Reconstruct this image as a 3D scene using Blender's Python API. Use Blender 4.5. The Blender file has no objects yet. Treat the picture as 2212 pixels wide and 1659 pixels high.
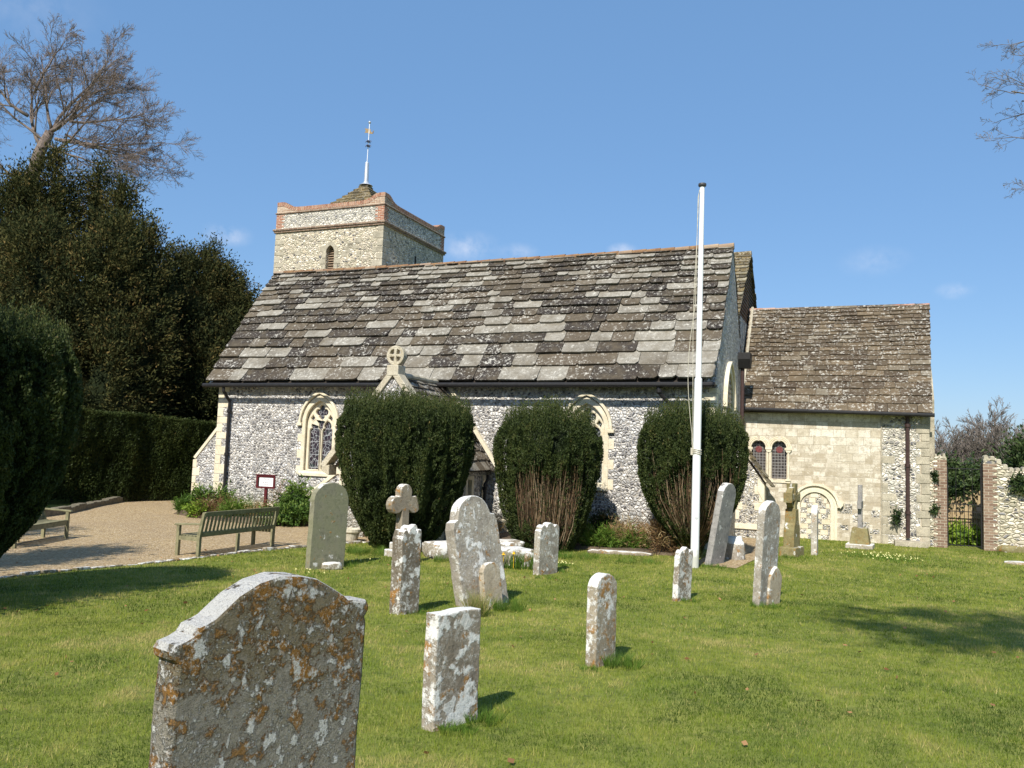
import bpy, bmesh, math, random
import numpy as np
from mathutils import Vector, Matrix
rnd = random.Random(7)
C = bpy.context.scene.collection
sc = bpy.context.scene
R_ = math.radians

# ------------------------------------------------------------------ camera
EYE = np.array([0.0, 0.0, 1.6]); FPX = 1790.0; PITCH = R_(4.75); ROLL = 0.035
F = np.array([0, math.cos(PITCH), math.sin(PITCH)]); r0 = np.array([1.0, 0, 0]); u0 = np.cross(r0, F)
RT = r0 * math.cos(ROLL) + u0 * math.sin(ROLL); UP = u0 * math.cos(ROLL) - r0 * math.sin(ROLL)
cam_d = bpy.data.cameras.new('camera'); cam = bpy.data.objects.new('camera', cam_d); C.objects.link(cam)
cam_d.sensor_fit = 'HORIZONTAL'; cam_d.sensor_width = 36.0; cam_d.lens = 36.0 * FPX / 2212.0
cam_d.clip_start = 0.05; cam_d.clip_end = 5000
mw = Matrix.Identity(4)
for i in range(3):
    mw[i][0] = RT[i]; mw[i][1] = UP[i]; mw[i][2] = -F[i]; mw[i][3] = EYE[i]
cam.matrix_world = mw
sc.camera = cam

# ------------------------------------------------------------------ sun, sky, exposure
SUN_EL = R_(43.5)
SUN_H = np.array([-0.34, -0.94, 0.0]); SUN_H /= np.linalg.norm(SUN_H)
SUN = SUN_H * math.cos(SUN_EL) + np.array([0, 0, math.sin(SUN_EL)])
sl = bpy.data.lights.new('sun', 'SUN'); sl.energy = 5.0; sl.angle = R_(0.53); sl.color = (1.0, 0.95, 0.86)
so = bpy.data.objects.new('sun', sl); C.objects.link(so); so.location = (-20, -30, 40)
so.rotation_euler = Vector(SUN).to_track_quat('Z', 'Y').to_euler()
sc.view_settings.view_transform = 'Standard'; sc.view_settings.look = 'None'
sc.view_settings.exposure = 0.36; sc.view_settings.gamma = 1.0
world = bpy.data.worlds.new('World'); sc.world = world; world.use_nodes = True
wt = world.node_tree; wt.nodes.clear()
wo = wt.nodes.new('ShaderNodeOutputWorld'); bg = wt.nodes.new('ShaderNodeBackground')
sky = wt.nodes.new('ShaderNodeTexSky'); sky.sky_type = 'NISHITA'; sky.sun_disc = False
sky.sun_elevation = SUN_EL; sky.sun_rotation = math.atan2(SUN_H[0], SUN_H[1]); sky.air_density = 1.0
sky.dust_density = 0.6; sky.ozone_density = 2.2; sky.altitude = 60
bg.inputs['Strength'].default_value = 0.110
def pray(x, y):
    d = F + RT * (x - 1106) / FPX - UP * (y - 829.5) / FPX
    return d / np.linalg.norm(d)
def build_sky():
    tc = wt.nodes.new('ShaderNodeTexCoord')
    total = None
    for (x, y, rx, st) in ((490, 507, .034, .42), (1010, 535, .05, .38), (1120, 545, .03, .3), (1345, 540, .022, .62), (1890, 565, .045, .2), (2062, 628, .024, .33), (60, 12, .09, .1)):
        d = pray(x, y)
        m = wt.nodes.new('ShaderNodeMapping'); m.vector_type = 'POINT'
        sub = wt.nodes.new('ShaderNodeVectorMath'); sub.operation = 'SUBTRACT'; sub.inputs[1].default_value = d
        wt.links.new(tc.outputs['Generated'], sub.inputs[0])
        mu = wt.nodes.new('ShaderNodeVectorMath'); mu.operation = 'MULTIPLY'; mu.inputs[1].default_value = (1 / rx, 1 / rx, 2.1 / rx)
        wt.links.new(sub.outputs[0], mu.inputs[0])
        ln = wt.nodes.new('ShaderNodeVectorMath'); ln.operation = 'LENGTH'; wt.links.new(mu.outputs[0], ln.inputs[0])
        mr = wt.nodes.new('ShaderNodeMapRange'); mr.interpolation_type = 'SMOOTHSTEP'
        mr.inputs['From Min'].default_value = 1.0; mr.inputs['From Max'].default_value = 0.0; mr.inputs['To Max'].default_value = st
        wt.links.new(ln.outputs['Value'], mr.inputs['Value'])
        if total is None: total = mr.outputs[0]
        else:
            ad = wt.nodes.new('ShaderNodeMath'); ad.operation = 'ADD'
            wt.links.new(total, ad.inputs[0]); wt.links.new(mr.outputs[0], ad.inputs[1]); total = ad.outputs[0]
    nz = wt.nodes.new('ShaderNodeTexNoise'); nz.inputs['Scale'].default_value = 38; nz.inputs['Detail'].default_value = 7; nz.inputs['Roughness'].default_value = .6
    wt.links.new(tc.outputs['Generated'], nz.inputs['Vector'])
    mr = wt.nodes.new('ShaderNodeMapRange'); mr.inputs['From Min'].default_value = .36; mr.inputs['From Max'].default_value = .7
    wt.links.new(nz.outputs['Fac'], mr.inputs['Value'])
    mm = wt.nodes.new('ShaderNodeMath'); mm.operation = 'MULTIPLY'; wt.links.new(total, mm.inputs[0]); wt.links.new(mr.outputs[0], mm.inputs[1])
    mx = wt.nodes.new('ShaderNodeMix'); mx.data_type = 'RGBA'
    wt.links.new(mm.outputs[0], mx.inputs[0]); hs = wt.nodes.new('ShaderNodeHueSaturation'); hs.inputs['Saturation'].default_value = 1.08; wt.links.new(sky.outputs[0], hs.inputs['Color'])
    m2 = wt.nodes.new('ShaderNodeMix'); m2.data_type = 'RGBA'; m2.inputs[0].default_value = .55; wt.links.new(hs.outputs[0], m2.inputs[6]); m2.inputs[7].default_value = (1.48, 3.08, 5.75, 1); wt.links.new(m2.outputs[2], mx.inputs[6]); mx.inputs[7].default_value = (7.6, 7.5, 7.9, 1)
    wt.links.new(mx.outputs[2], bg.inputs['Color']); wt.links.new(bg.outputs[0], wo.inputs[0])
build_sky()

# ------------------------------------------------------------------ ground shape and coordinate helpers
def gk(x): return np.interp(x, [-3, 4], [.045, .040])
def gz(x, y): return -gk(x) * np.clip(y, 0, 16)
def at(x, y):
    """point of the ground that the photograph shows at pixel (x, y) of its 2212 x 1659 view"""
    d = F + RT * (x - 1106) / FPX - UP * (y - 829.5) / FPX
    t = 1.6 / max(-d[2], 1e-6)
    for _ in range(200):
        p = EYE + d * t; t = .5 * t + .5 * (1.6 - gz(p[0], p[1])) / (-d[2])
    return EYE + d * t
def at_depth(x, y, dep):
    d = F + RT * (x - 1106) / FPX - UP * (y - 829.5) / FPX
    return EYE + d * (dep / d[1])
TH = R_(22.4)
CO = np.array([5.0936, 20.7, -0.66])                # south-east eave corner of the nave, at ground level
CE = np.array([math.cos(TH), -math.sin(TH), 0]); CN = np.array([math.sin(TH), math.cos(TH), 0])
def ch(x, y, z=0.0): return CO + CE * x + CN * y + np.array([0, 0, z])
def to_ch(p): q = np.asarray(p) - CO; return np.array([q @ CE, q @ CN, q[2]])

# ------------------------------------------------------------------ value noise
_tab = np.random.RandomState(3).rand(256, 256)
def vn(x, y):
    x = np.asarray(x, float); y = np.asarray(y, float)
    xi = np.floor(x).astype(int); yi = np.floor(y).astype(int); fx = x - xi; fy = y - yi
    fx = fx * fx * (3 - 2 * fx); fy = fy * fy * (3 - 2 * fy)
    a = _tab[xi % 256, yi % 256]; b = _tab[(xi + 1) % 256, yi % 256]; c = _tab[xi % 256, (yi + 1) % 256]; d = _tab[(xi + 1) % 256, (yi + 1) % 256]
    return (a * (1 - fx) + b * fx) * (1 - fy) + (c * (1 - fx) + d * fx) * fy
def fbm(x, y, o=3):
    s = 0; a = .5
    for i in range(o): s = s + a * vn(x * 2 ** i + 17 * i, y * 2 ** i + 31 * i); a *= .5
    return s / (1 - .5 ** o)

# ------------------------------------------------------------------ object helpers
def tag(o, label=None, cat=None, group=None, kind=None):
    if label: o['label'] = label
    if cat: o['category'] = cat
    if group: o['group'] = group
    if kind: o['kind'] = kind
    return o
def thing(name, label, cat, loc=(0, 0, 0), rz=0.0, group=None):
    o = bpy.data.objects.new(name, None); C.objects.link(o); o.empty_display_size = .1
    o.location = loc; o.rotation_euler = (0, 0, rz)
    return tag(o, label, cat, group)
def link(name, me, mat, parent=None, loc=None, rot=None):
    o = bpy.data.objects.new(name, me); C.objects.link(o)
    for m in (mat if isinstance(mat, (list, tuple)) else [mat]): me.materials.append(m)
    if parent is not None: o.parent = parent
    if loc is not None: o.location = loc
    if rot is not None: o.rotation_euler = rot
    return o
class MB:
    def __init__(s): s.v = []; s.f = []; s.t = []
    def add(s, v, f, t=.5):
        b = len(s.v); s.v += [tuple(p) for p in v]; s.f += [tuple(i + b for i in q) for q in f]; s.t += [t] * len(f); return s
    def box(s, x0, x1, y0, y1, z0, z1, t=.5):
        v = [(x0, y0, z0), (x1, y0, z0), (x1, y1, z0), (x0, y1, z0), (x0, y0, z1), (x1, y0, z1), (x1, y1, z1), (x0, y1, z1)]
        return s.add(v, [(3, 2, 1, 0), (4, 5, 6, 7), (0, 1, 5, 4), (1, 2, 6, 5), (2, 3, 7, 6), (3, 0, 4, 7)], t)
    def prism(s, poly, axis, a, b, t=.5):
        """poly in (x,z) extruded along y, (y,z) along x or (x,y) along z"""
        n = len(poly)
        g = {'y': lambda p, k: (p[0], k, p[1]), 'x': lambda p, k: (k, p[0], p[1]), 'z': lambda p, k: (p[0], p[1], k)}[axis]
        v = [g(p, a) for p in poly] + [g(p, b) for p in poly]
        f = [tuple(range(n)), tuple(range(2 * n - 1, n - 1, -1))] + [(i, i + n, (i + 1) % n + n, (i + 1) % n) for i in range(n)]
        return s.add(v, f, t)
    def tube(s, pts, r, n=8, t=.5):
        pts = [np.array(p, float) for p in pts]; rs = r if isinstance(r, (list, tuple)) else [r] * len(pts)
        v = []; f = []; ref = None
        for i, p in enumerate(pts):
            d = pts[min(i + 1, len(pts) - 1)] - pts[max(i - 1, 0)]; d /= (np.linalg.norm(d) + 1e-9)
            if ref is None: ref = np.array([1., 0, 0]) if abs(d[0]) < .8 else np.array([0, 1., 0])
            a = np.cross(d, ref); a /= np.linalg.norm(a); b = np.cross(d, a); ref = np.cross(a, d) if False else ref
            for k in range(n):
                w = 2 * math.pi * k / n; v.append(p + (a * math.cos(w) + b * math.sin(w)) * rs[i])
        for i in range(len(pts) - 1):
            for k in range(n): f.append((i * n + k, i * n + (k + 1) % n, (i + 1) * n + (k + 1) % n, (i + 1) * n + k))
        f.append(tuple(range(n))[::-1]); f.append(tuple((len(pts) - 1) * n + k for k in range(n)))
        return s.add(v, f, t)
    def sweep(s, pts, w0, w1, y0, y1, t=.5, axis='y'):
        """band along a polyline in the (x,z) plane: from offset w0 to w1 on its left, depth y0..y1"""
        P = [np.array(p, float) for p in pts]; v = []; f = []
        for i, p in enumerate(P):
            d = P[min(i + 1, len(P) - 1)] - P[max(i - 1, 0)]; d /= np.linalg.norm(d); nn = np.array([-d[1], d[0]])
            for (w, y) in ((w0, y0), (w1, y0), (w1, y1), (w0, y1)):
                q = p + nn * w; v.append((q[0], y, q[1]) if axis == 'y' else (y, q[0], q[1]))
        for i in range(len(P) - 1):
            for k in range(4): f.append((i * 4 + k, i * 4 + (k + 1) % 4, i * 4 + 4 + (k + 1) % 4, i * 4 + 4 + k))
        f.append((3, 2, 1, 0)); f.append(tuple((len(P) - 1) * 4 + k for k in range(4)))
        return s.add(v, f, t)
    def lathe(s, prof, c=(0, 0, 0), n=16, t=.5):
        v = []; f = []
        for (r, z) in prof:
            for k in range(n): w = 2 * math.pi * k / n; v.append((c[0] + r * math.cos(w), c[1] + r * math.sin(w), c[2] + z))
        m = len(prof)
        for i in range(m - 1):
            for k in range(n): f.append((i * n + k, i * n + (k + 1) % n, (i + 1) * n + (k + 1) % n, (i + 1) * n + k))
        f.append(tuple(range(n))[::-1]); f.append(tuple((m - 1) * n + k for k in range(n)))
        return s.add(v, f, t)
    def build(s, name, mat, parent=None, loc=None, rot=None, bevel=0, smooth=False, seg=2):
        me = bpy.data.meshes.new(name); me.from_pydata(s.v, [], s.f)
        a = me.attributes.new('tone', 'FLOAT', 'FACE'); a.data.foreach_set('value', s.t)
        bm = bmesh.new(); bm.from_mesh(me)
        bmesh.ops.recalc_face_normals(bm, faces=bm.faces)
        if bevel:
            eds = [e for e in bm.edges if e.is_manifold and e.calc_face_angle(0) > .5]
            bmesh.ops.bevel(bm, geom=eds, offset=bevel, segments=seg, affect='EDGES', profile=.5)
        bm.to_mesh(me); bm.free()
        if smooth:
            for p in me.polygons: p.use_smooth = True
        return link(name, me, mat, parent, loc, rot)
def npmesh(name, V, Fq, tone, mat, parent=None, loc=None, smooth=False):
    """fast mesh of equal-sized faces from numpy arrays"""
    me = bpy.data.meshes.new(name); V = np.ascontiguousarray(V, np.float32); Fq = np.ascontiguousarray(Fq, np.int32)
    m, k = Fq.shape
    me.vertices.add(len(V)); me.vertices.foreach_set('co', V.ravel())
    me.loops.add(m * k); me.loops.foreach_set('vertex_index', Fq.ravel())
    me.polygons.add(m); me.polygons.foreach_set('loop_start', np.arange(0, m * k, k, dtype=np.int32))
    try: me.polygons.foreach_set('loop_total', np.full(m, k, np.int32))
    except Exception: pass
    me.update(calc_edges=True)
    a = me.attributes.new('tone', 'FLOAT', 'FACE'); a.data.foreach_set('value', np.ascontiguousarray(tone, np.float32))
    if smooth: me.polygons.foreach_set('use_smooth', np.ones(m, bool))
    return link(name, me, mat, parent, loc)
def plate(loops, y0, y1, bevel=0.0):
    """closed (x,z) outline with holes, filled and given the thickness y0..y1; returns vertices and faces"""
    cu = bpy.data.curves.new('outline', 'CURVE'); cu.dimensions = '2D'; cu.fill_mode = 'BOTH'
    cu.extrude = max((y1 - y0) / 2 - bevel, 0); cu.bevel_depth = bevel; cu.bevel_resolution = 1; cu.offset = -bevel
    for lp in loops:
        sp = cu.splines.new('POLY'); sp.points.add(len(lp) - 1)
        for i, p in enumerate(lp): sp.points[i].co = (p[0], p[1], 0, 1)
        sp.use_cyclic_u = True
    o = bpy.data.objects.new('outline', cu); C.objects.link(o)
    dg = bpy.context.evaluated_depsgraph_get(); me = bpy.data.meshes.new_from_object(o.evaluated_get(dg))
    mid = (y0 + y1) / 2
    v = [(p.co.x, mid - p.co.z, p.co.y) for p in me.vertices]; f = [tuple(p.vertices) for p in me.polygons]
    bpy.data.objects.remove(o); bpy.data.curves.remove(cu); bpy.data.meshes.remove(me)
    return v, f
def arch_pts(cx, hw, z0, zs, zt, n=8, pointed=True):
    """opening outline: sill z0, spring zs, crown zt"""
    pts = [(cx - hw, z0), (cx + hw, z0)]
    if pointed:
        h = zt - zs; rad = (hw * hw + h * h) / (2 * hw); c = hw - rad
        a1 = math.atan2(h, -c)
        rt = [(cx + c + rad * math.cos(a1 * i / n), zs + rad * math.sin(a1 * i / n)) for i in range(n + 1)]
        lf = [(2 * cx - x, z) for (x, z) in rt[::-1]][1:]
        return pts + rt + lf
    return pts + [(cx + hw * math.cos(math.pi * i / (2 * n)), zs + (zt - zs) * math.sin(math.pi * i / (2 * n))) for i in range(2 * n + 1)]
def arch_line(cx, hw, z0, zs, zt, n=10, pointed=True):
    return [(cx + hw, z0)] * (1 if z0 < zs else 0) + arch_pts(cx, hw, z0, zs, zt, n, pointed)[2:] + [(cx - hw, z0)] * (1 if z0 < zs else 0)

# ------------------------------------------------------------------ material helpers
class NT:
    def __init__(s, name):
        s.m = bpy.data.materials.new(name); s.m.use_nodes = True; s.t = s.m.node_tree; s.t.nodes.clear()
        s.out = s.t.nodes.new('ShaderNodeOutputMaterial'); s.b = s.t.nodes.new('ShaderNodeBsdfPrincipled')
        s.t.links.new(s.b.outputs[0], s.out.inputs[0]); s.b.inputs['Roughness'].default_value = .9
        s.b.inputs['Specular IOR Level'].default_value = .25
    def put(s, sock, v):
        if hasattr(v, 'is_linked'): s.t.links.new(v, sock)
        elif isinstance(v, (tuple, list)): sock.default_value = tuple(v) + ((1,) if len(v) == 3 and len(sock.default_value) == 4 else ())
        else: sock.default_value = v
    def n(s, typ, ins=None, **pr):
        nd = s.t.nodes.new('ShaderNode' + typ)
        for k, v in pr.items(): setattr(nd, k, v)
        for k, v in (ins or {}).items(): s.put(nd.inputs[k], v)
        return nd
    def obj(s): return s.n('TexCoord').outputs['Object']
    def noise(s, vec, scale, det=5, rough=.6, dist=0): return s.n('TexNoise', {'Vector': vec, 'Scale': scale, 'Detail': det, 'Roughness': rough, 'Distortion': dist}).outputs['Fac']
    def ramp(s, fac, stops, interp='LINEAR'):
        r = s.n('ValToRGB', {'Fac': fac}); cr = r.color_ramp; cr.interpolation = interp
        while len(cr.elements) > 1: cr.elements.remove(cr.elements[0])
        cr.elements[0].position = stops[0][0]; c = stops[0][1]; cr.elements[0].color = (*c, 1) if isinstance(c, tuple) else (c, c, c, 1)
        for p, c in stops[1:]:
            e = cr.elements.new(p); e.color = (*c, 1) if isinstance(c, tuple) else (c, c, c, 1)
        return r.outputs[0]
    def mix(s, fac, a, b, mode='MIX'):
        m = s.n('Mix', data_type='RGBA', blend_type=mode); s.put(m.inputs[0], fac); s.put(m.inputs[6], a); s.put(m.inputs[7], b); return m.outputs[2]
    def math(s, op, a, b=0.0, c=0.0):
        m = s.n('Math', operation=op); s.put(m.inputs[0], a); s.put(m.inputs[1], b); s.put(m.inputs[2], c); return m.outputs[0]
    def vmath(s, op, a, b): m = s.n('VectorMath', operation=op); s.put(m.inputs[0], a); s.put(m.inputs[1], b); return m.outputs[0]
    def warp(s, vec, amt, scale):
        c = s.n('TexNoise', {'Vector': vec, 'Scale': scale, 'Detail': 2.0}).outputs['Color']
        return s.vmath('ADD', vec, s.vmath('MULTIPLY', s.vmath('SUBTRACT', c, (.5, .5, .5)), (amt, amt, amt)))
    def tone(s): return s.n('Attribute', attribute_name='tone').outputs['Fac']
    def bump(s, h, strength=.5, dist=.02, normal=None):
        b = s.n('Bump', {'Height': h, 'Strength': strength, 'Distance': dist})
        if normal is not None: s.put(b.inputs['Normal'], normal)
        return b.outputs[0]
    def fin(s, col, normal=None, rough=None, spec=None, metal=None):
        s.put(s.b.inputs['Base Color'], col)
        if normal is not None: s.put(s.b.inputs['Normal'], normal)
        if rough is not None: s.put(s.b.inputs['Roughness'], rough)
        if spec is not None: s.put(s.b.inputs['Specular IOR Level'], spec)
        if metal is not None: s.put(s.b.inputs['Metallic'], metal)
        return s.m

def m_flint(name, scale, mortar, dark=.42, warm=0.0, sq=1.0, damp=False):
    t = NT(name); o = t.warp(t.obj(), .11, 5.0)
    if sq != 1.0: o = t.vmath('MULTIPLY', o, (1, 1, sq))
    v = t.n('TexVoronoi', {'Vector': o, 'Scale': scale, 'Randomness': .95}); e = t.n('TexVoronoi', {'Vector': o, 'Scale': scale, 'Randomness': .95}, feature='DISTANCE_TO_EDGE')
    rc = t.n('SeparateColor', {'Color': v.outputs['Color']})
    w = (1 + warm * .1, 1, 1 - warm * .28)
    def c(g): return (g * w[0], g * w[1], g * w[2])
    rind = t.ramp(rc.outputs[0], [(0, c(.34)), (.3, c(.55)), (.62, (.74 * w[0], .71 * w[1], .66 * (w[2] + .12 * warm))), (1, (min(.9, .88 * w[0]), .86 - .03 * warm, .82 * (w[2] + .10 * warm)))])
    core = t.ramp(rc.outputs[1], [(0, (.05, .05, .058)), (.4, (.14, .14, .155)), (.7, (.30, .29, .29)), (1, c(.5))])
    fine = t.noise(o, scale * 2.6, 4, .65)
    cm = t.math('ADD', e.outputs['Distance'], t.math('MULTIPLY', t.math('SUBTRACT', fine, .5), .34))
    has = t.ramp(rc.outputs[2], [(0, 1.0), (dark, 1.0), (dark + .12, 0.0), (1, 0.0)])
    col = t.mix(t.math('MULTIPLY', t.ramp(cm, [(.12, 0.0), (.2, 1.0)]), has), rind, core)
    mc = t.mix(t.noise(o, 2.2, 4), tuple(x * .8 for x in mortar), tuple(min(1, x * 1.15) for x in mortar))
    col = t.mix(t.ramp(e.outputs['Distance'], [(.03, 0.0), (.085, 1.0)]), mc, col)
    col = t.mix(t.ramp(fine, [(.2, .25), (.55, 0.0)]), col, (.12, .11, .10))
    big = t.noise(t.obj(), .7, 4)
    col = t.mix(t.ramp(big, [(.3, .24), (.62, 0.0)]), col, (.36, .31, .24))
    if damp:     # algae above the ground and rain streaks below the eaves
        xyz = t.n('SeparateXYZ', {'Vector': t.obj()}); z = xyz.outputs[2]
        st = t.noise(t.n('CombineXYZ', {'X': t.math('MULTIPLY', t.math('ADD', xyz.outputs[0], xyz.outputs[1]), 2.2), 'Y': t.math('MULTIPLY', z, .22), 'Z': 0.0}).outputs[0], 1.0, 4, .6)
        col = t.mix(t.math('MULTIPLY', t.ramp(t.math('ADD', z, t.math('MULTIPLY', big, -.9)), [(-.1, .55), (.55, 0.0)]), .8), col, (.17, .165, .10))
        col = t.mix(t.ramp(st, [(.52, 0.0), (.72, .30)]), col, (.22, .205, .175))
    h = t.math('ADD', t.ramp(e.outputs['Distance'], [(0, 0.0), (.1, .55), (.3, 1.0)]), t.math('MULTIPLY', fine, .3))
    return t.fin(col, t.bump(h, .9, .045), .75, .3)
def m_stone(name, a, b, stain=(.2, .17, .12), st=.35, scale=3.0, bstr=.35):
    t = NT(name); o = t.obj(); n1 = t.noise(o, scale, 6, .62); n2 = t.noise(o, scale * 9, 5, .7)
    col = t.mix(t.ramp(n1, [(.32, 0.0), (.68, 1.0)]), a, b)
    col = t.mix(t.math('MULTIPLY', t.ramp(n2, [(.38, 1.0), (.52, 0.0)]), st), col, stain)
    col = t.mix(t.math('MULTIPLY', t.math('SUBTRACT', t.tone(), .5), .9), col, (.75, .7, .58))
    return t.fin(col, t.bump(n2, bstr, .02))
def m_ashlar(name):
    t = NT(name); o = t.obj(); x = t.n('SeparateXYZ', {'Vector': o})
    uv = t.n('CombineXYZ', {'X': t.math('ADD', x.outputs[0], x.outputs[1]), 'Y': x.outputs[2], 'Z': 0.0}).outputs[0]
    uv = t.warp(uv, .05, 2.5)
    br2 = t.n('TexBrick', {'Vector': uv, 'Color1': (.42, .355, .255), 'Color2': (.77, .715, .60), 'Mortar': (.44, .38, .29), 'Scale': 1.0, 'Mortar Size': .009, 'Mortar Smooth': .4, 'Bias': -.1, 'Brick Width': .21, 'Row Height': .135}, offset=.37, squash=1.6, squash_frequency=2)
    br = t.n('TexBrick', {'Vector': uv, 'Color1': (.50, .435, .32), 'Color2': (.79, .74, .63), 'Mortar': (.42, .37, .28), 'Scale': 1.0, 'Mortar Size': .008, 'Mortar Smooth': .35, 'Bias': .1, 'Brick Width': .34, 'Row Height': .235}, offset=.43, squash=1.35, squash_frequency=3)
    n1 = t.noise(o, 1.1, 6, .65); n2 = t.noise(o, 9, 6, .72); n3 = t.noise(o, 34, 4, .7)
    low = t.math('ADD', x.outputs[2], t.math('MULTIPLY', t.math('SUBTRACT', n1, .5), 2.4)); lowm = t.ramp(low, [(0, 1.0), (.93, 1.0), (.97, 0.0)]) if False else t.math('LESS_THAN', low, 2.55)
    col = t.mix(t.ramp(n1, [(.35, 0.0), (.65, .5)]), t.mix(lowm, br.outputs['Color'], br2.outputs['Color']), (.48, .42, .315))
    col = t.mix(t.ramp(n2, [(.36, .8), (.5, 0.0)]), col, (.36, .305, .22))
    col = t.mix(t.ramp(n2, [(.57, 0.0), (.66, .7)]), col, (.80, .76, .65))
    col = t.mix(t.ramp(n3, [(.36, .5), (.48, 0.0)]), col, (.33, .28, .2))
    h = t.math('ADD', t.math('MULTIPLY', br.outputs['Fac'], -1.0), t.math('ADD', n2, n3))
    return t.fin(col, t.bump(h, .5, .03))
def m_brick(name, c1=(.30, .10, .055), c2=(.42, .18, .105), mortar=(.62, .54, .42), bw=.215, rh=.07):
    t = NT(name); o = t.obj(); x = t.n('SeparateXYZ', {'Vector': o})
    uv = t.n('CombineXYZ', {'X': t.math('ADD', x.outputs[0], x.outputs[1]), 'Y': x.outputs[2], 'Z': 0.0}).outputs[0]
    br = t.n('TexBrick', {'Vector': uv, 'Color1': c1, 'Color2': c2, 'Mortar': mortar, 'Scale': 1.0, 'Mortar Size': .008, 'Brick Width': bw, 'Row Height': rh})
    n2 = t.noise(o, 14, 5, .7)
    col = t.mix(t.ramp(n2, [(.35, .6), (.52, 0.0)]), br.outputs['Color'], (.16, .12, .09))
    col = t.mix(t.ramp(n2, [(.62, 0.0), (.74, .6)]), col, (.6, .57, .5))
    return t.fin(col, t.bump(t.math('ADD', br.outputs['Fac'], t.math('MULTIPLY', n2, -.5)), .5, -.015))
def m_slab(name, dark=(.026, .021, .0185), mid=(.092, .073, .052), light=(.265, .245, .205), lich=.5, moss=0.0, lt=0.0):
    t = NT(name); o = t.obj(); tn = t.tone()
    ofs = t.n('CombineXYZ', {'X': t.math('MULTIPLY', tn, 37.0), 'Y': t.math('MULTIPLY', tn, 91.0), 'Z': 0.0}).outputs[0]
    q = t.vmath('ADD', o, ofs)
    col = t.ramp(tn, [(0, dark), (.42, tuple(x * 1.5 for x in dark)), (.55, mid), (.72, tuple(x * 1.3 for x in mid)), (.8, light), (1, tuple(min(.8, x * 1.25) for x in light))])
    n1 = t.noise(q, 2.6, 6, .68); n2 = t.noise(q, 11, 6, .74); n3 = t.noise(q, 42, 4, .7)
    col = t.mix(t.ramp(n1, [(.3, .6), (.55, 0.0)]), col, (.15, .12, .075))
    col = t.mix(t.ramp(n2, [(.30, .5), (.46, 0.0)]), col, (.035, .031, .027))
    big = t.noise(o, .55, 3)
    col = t.mix(t.ramp(t.noise(o, .9, 4, .6), [(.46, 0.0), (.66, .45)]), col, (.075, .058, .038))
    lm = t.math('MULTIPLY', t.ramp(t.math('ADD', n2, t.math('MULTIPLY', t.math('SUBTRACT', big, .5), .18)), [(.545 - lt, 0.0), (.60 - lt, 1.0)]), t.ramp(n1, [(.42 - lt, .10), (.56 - lt, 1.0)]))
    col = t.mix(t.math('MULTIPLY', lm, min(1, lich * 1.7)), col, t.mix(n3, (.40, .37, .30), (.62, .60, .54)))
    sp = t.n('TexVoronoi', {'Vector': t.warp(q, .1, 20), 'Scale': 15.0}); r = t.n('SeparateColor', {'Color': sp.outputs['Color']}).outputs[0]
    rad = t.math('MULTIPLY', t.math('SUBTRACT', r, .5), .75)
    dots = t.math('MULTIPLY', t.math('LESS_THAN', sp.outputs['Distance'], rad), t.ramp(n1, [(.45, 0.0), (.62, 1.0)]))
    col = t.mix(t.math('MULTIPLY', dots, lich), col, (.55, .53, .47))
    col = t.mix(t.ramp(n3, [(.32, .45), (.5, 0.0)]), col, tuple(x * .55 for x in mid))
    if moss: col = t.mix(t.math('MULTIPLY', t.ramp(n1, [(.44, 0.0), (.6, 1.0)]), moss), col, (.30, .19, .035))
    return t.fin(col, t.bump(t.math('ADD', n2, n3), .55, .03), .85, .25)
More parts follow.
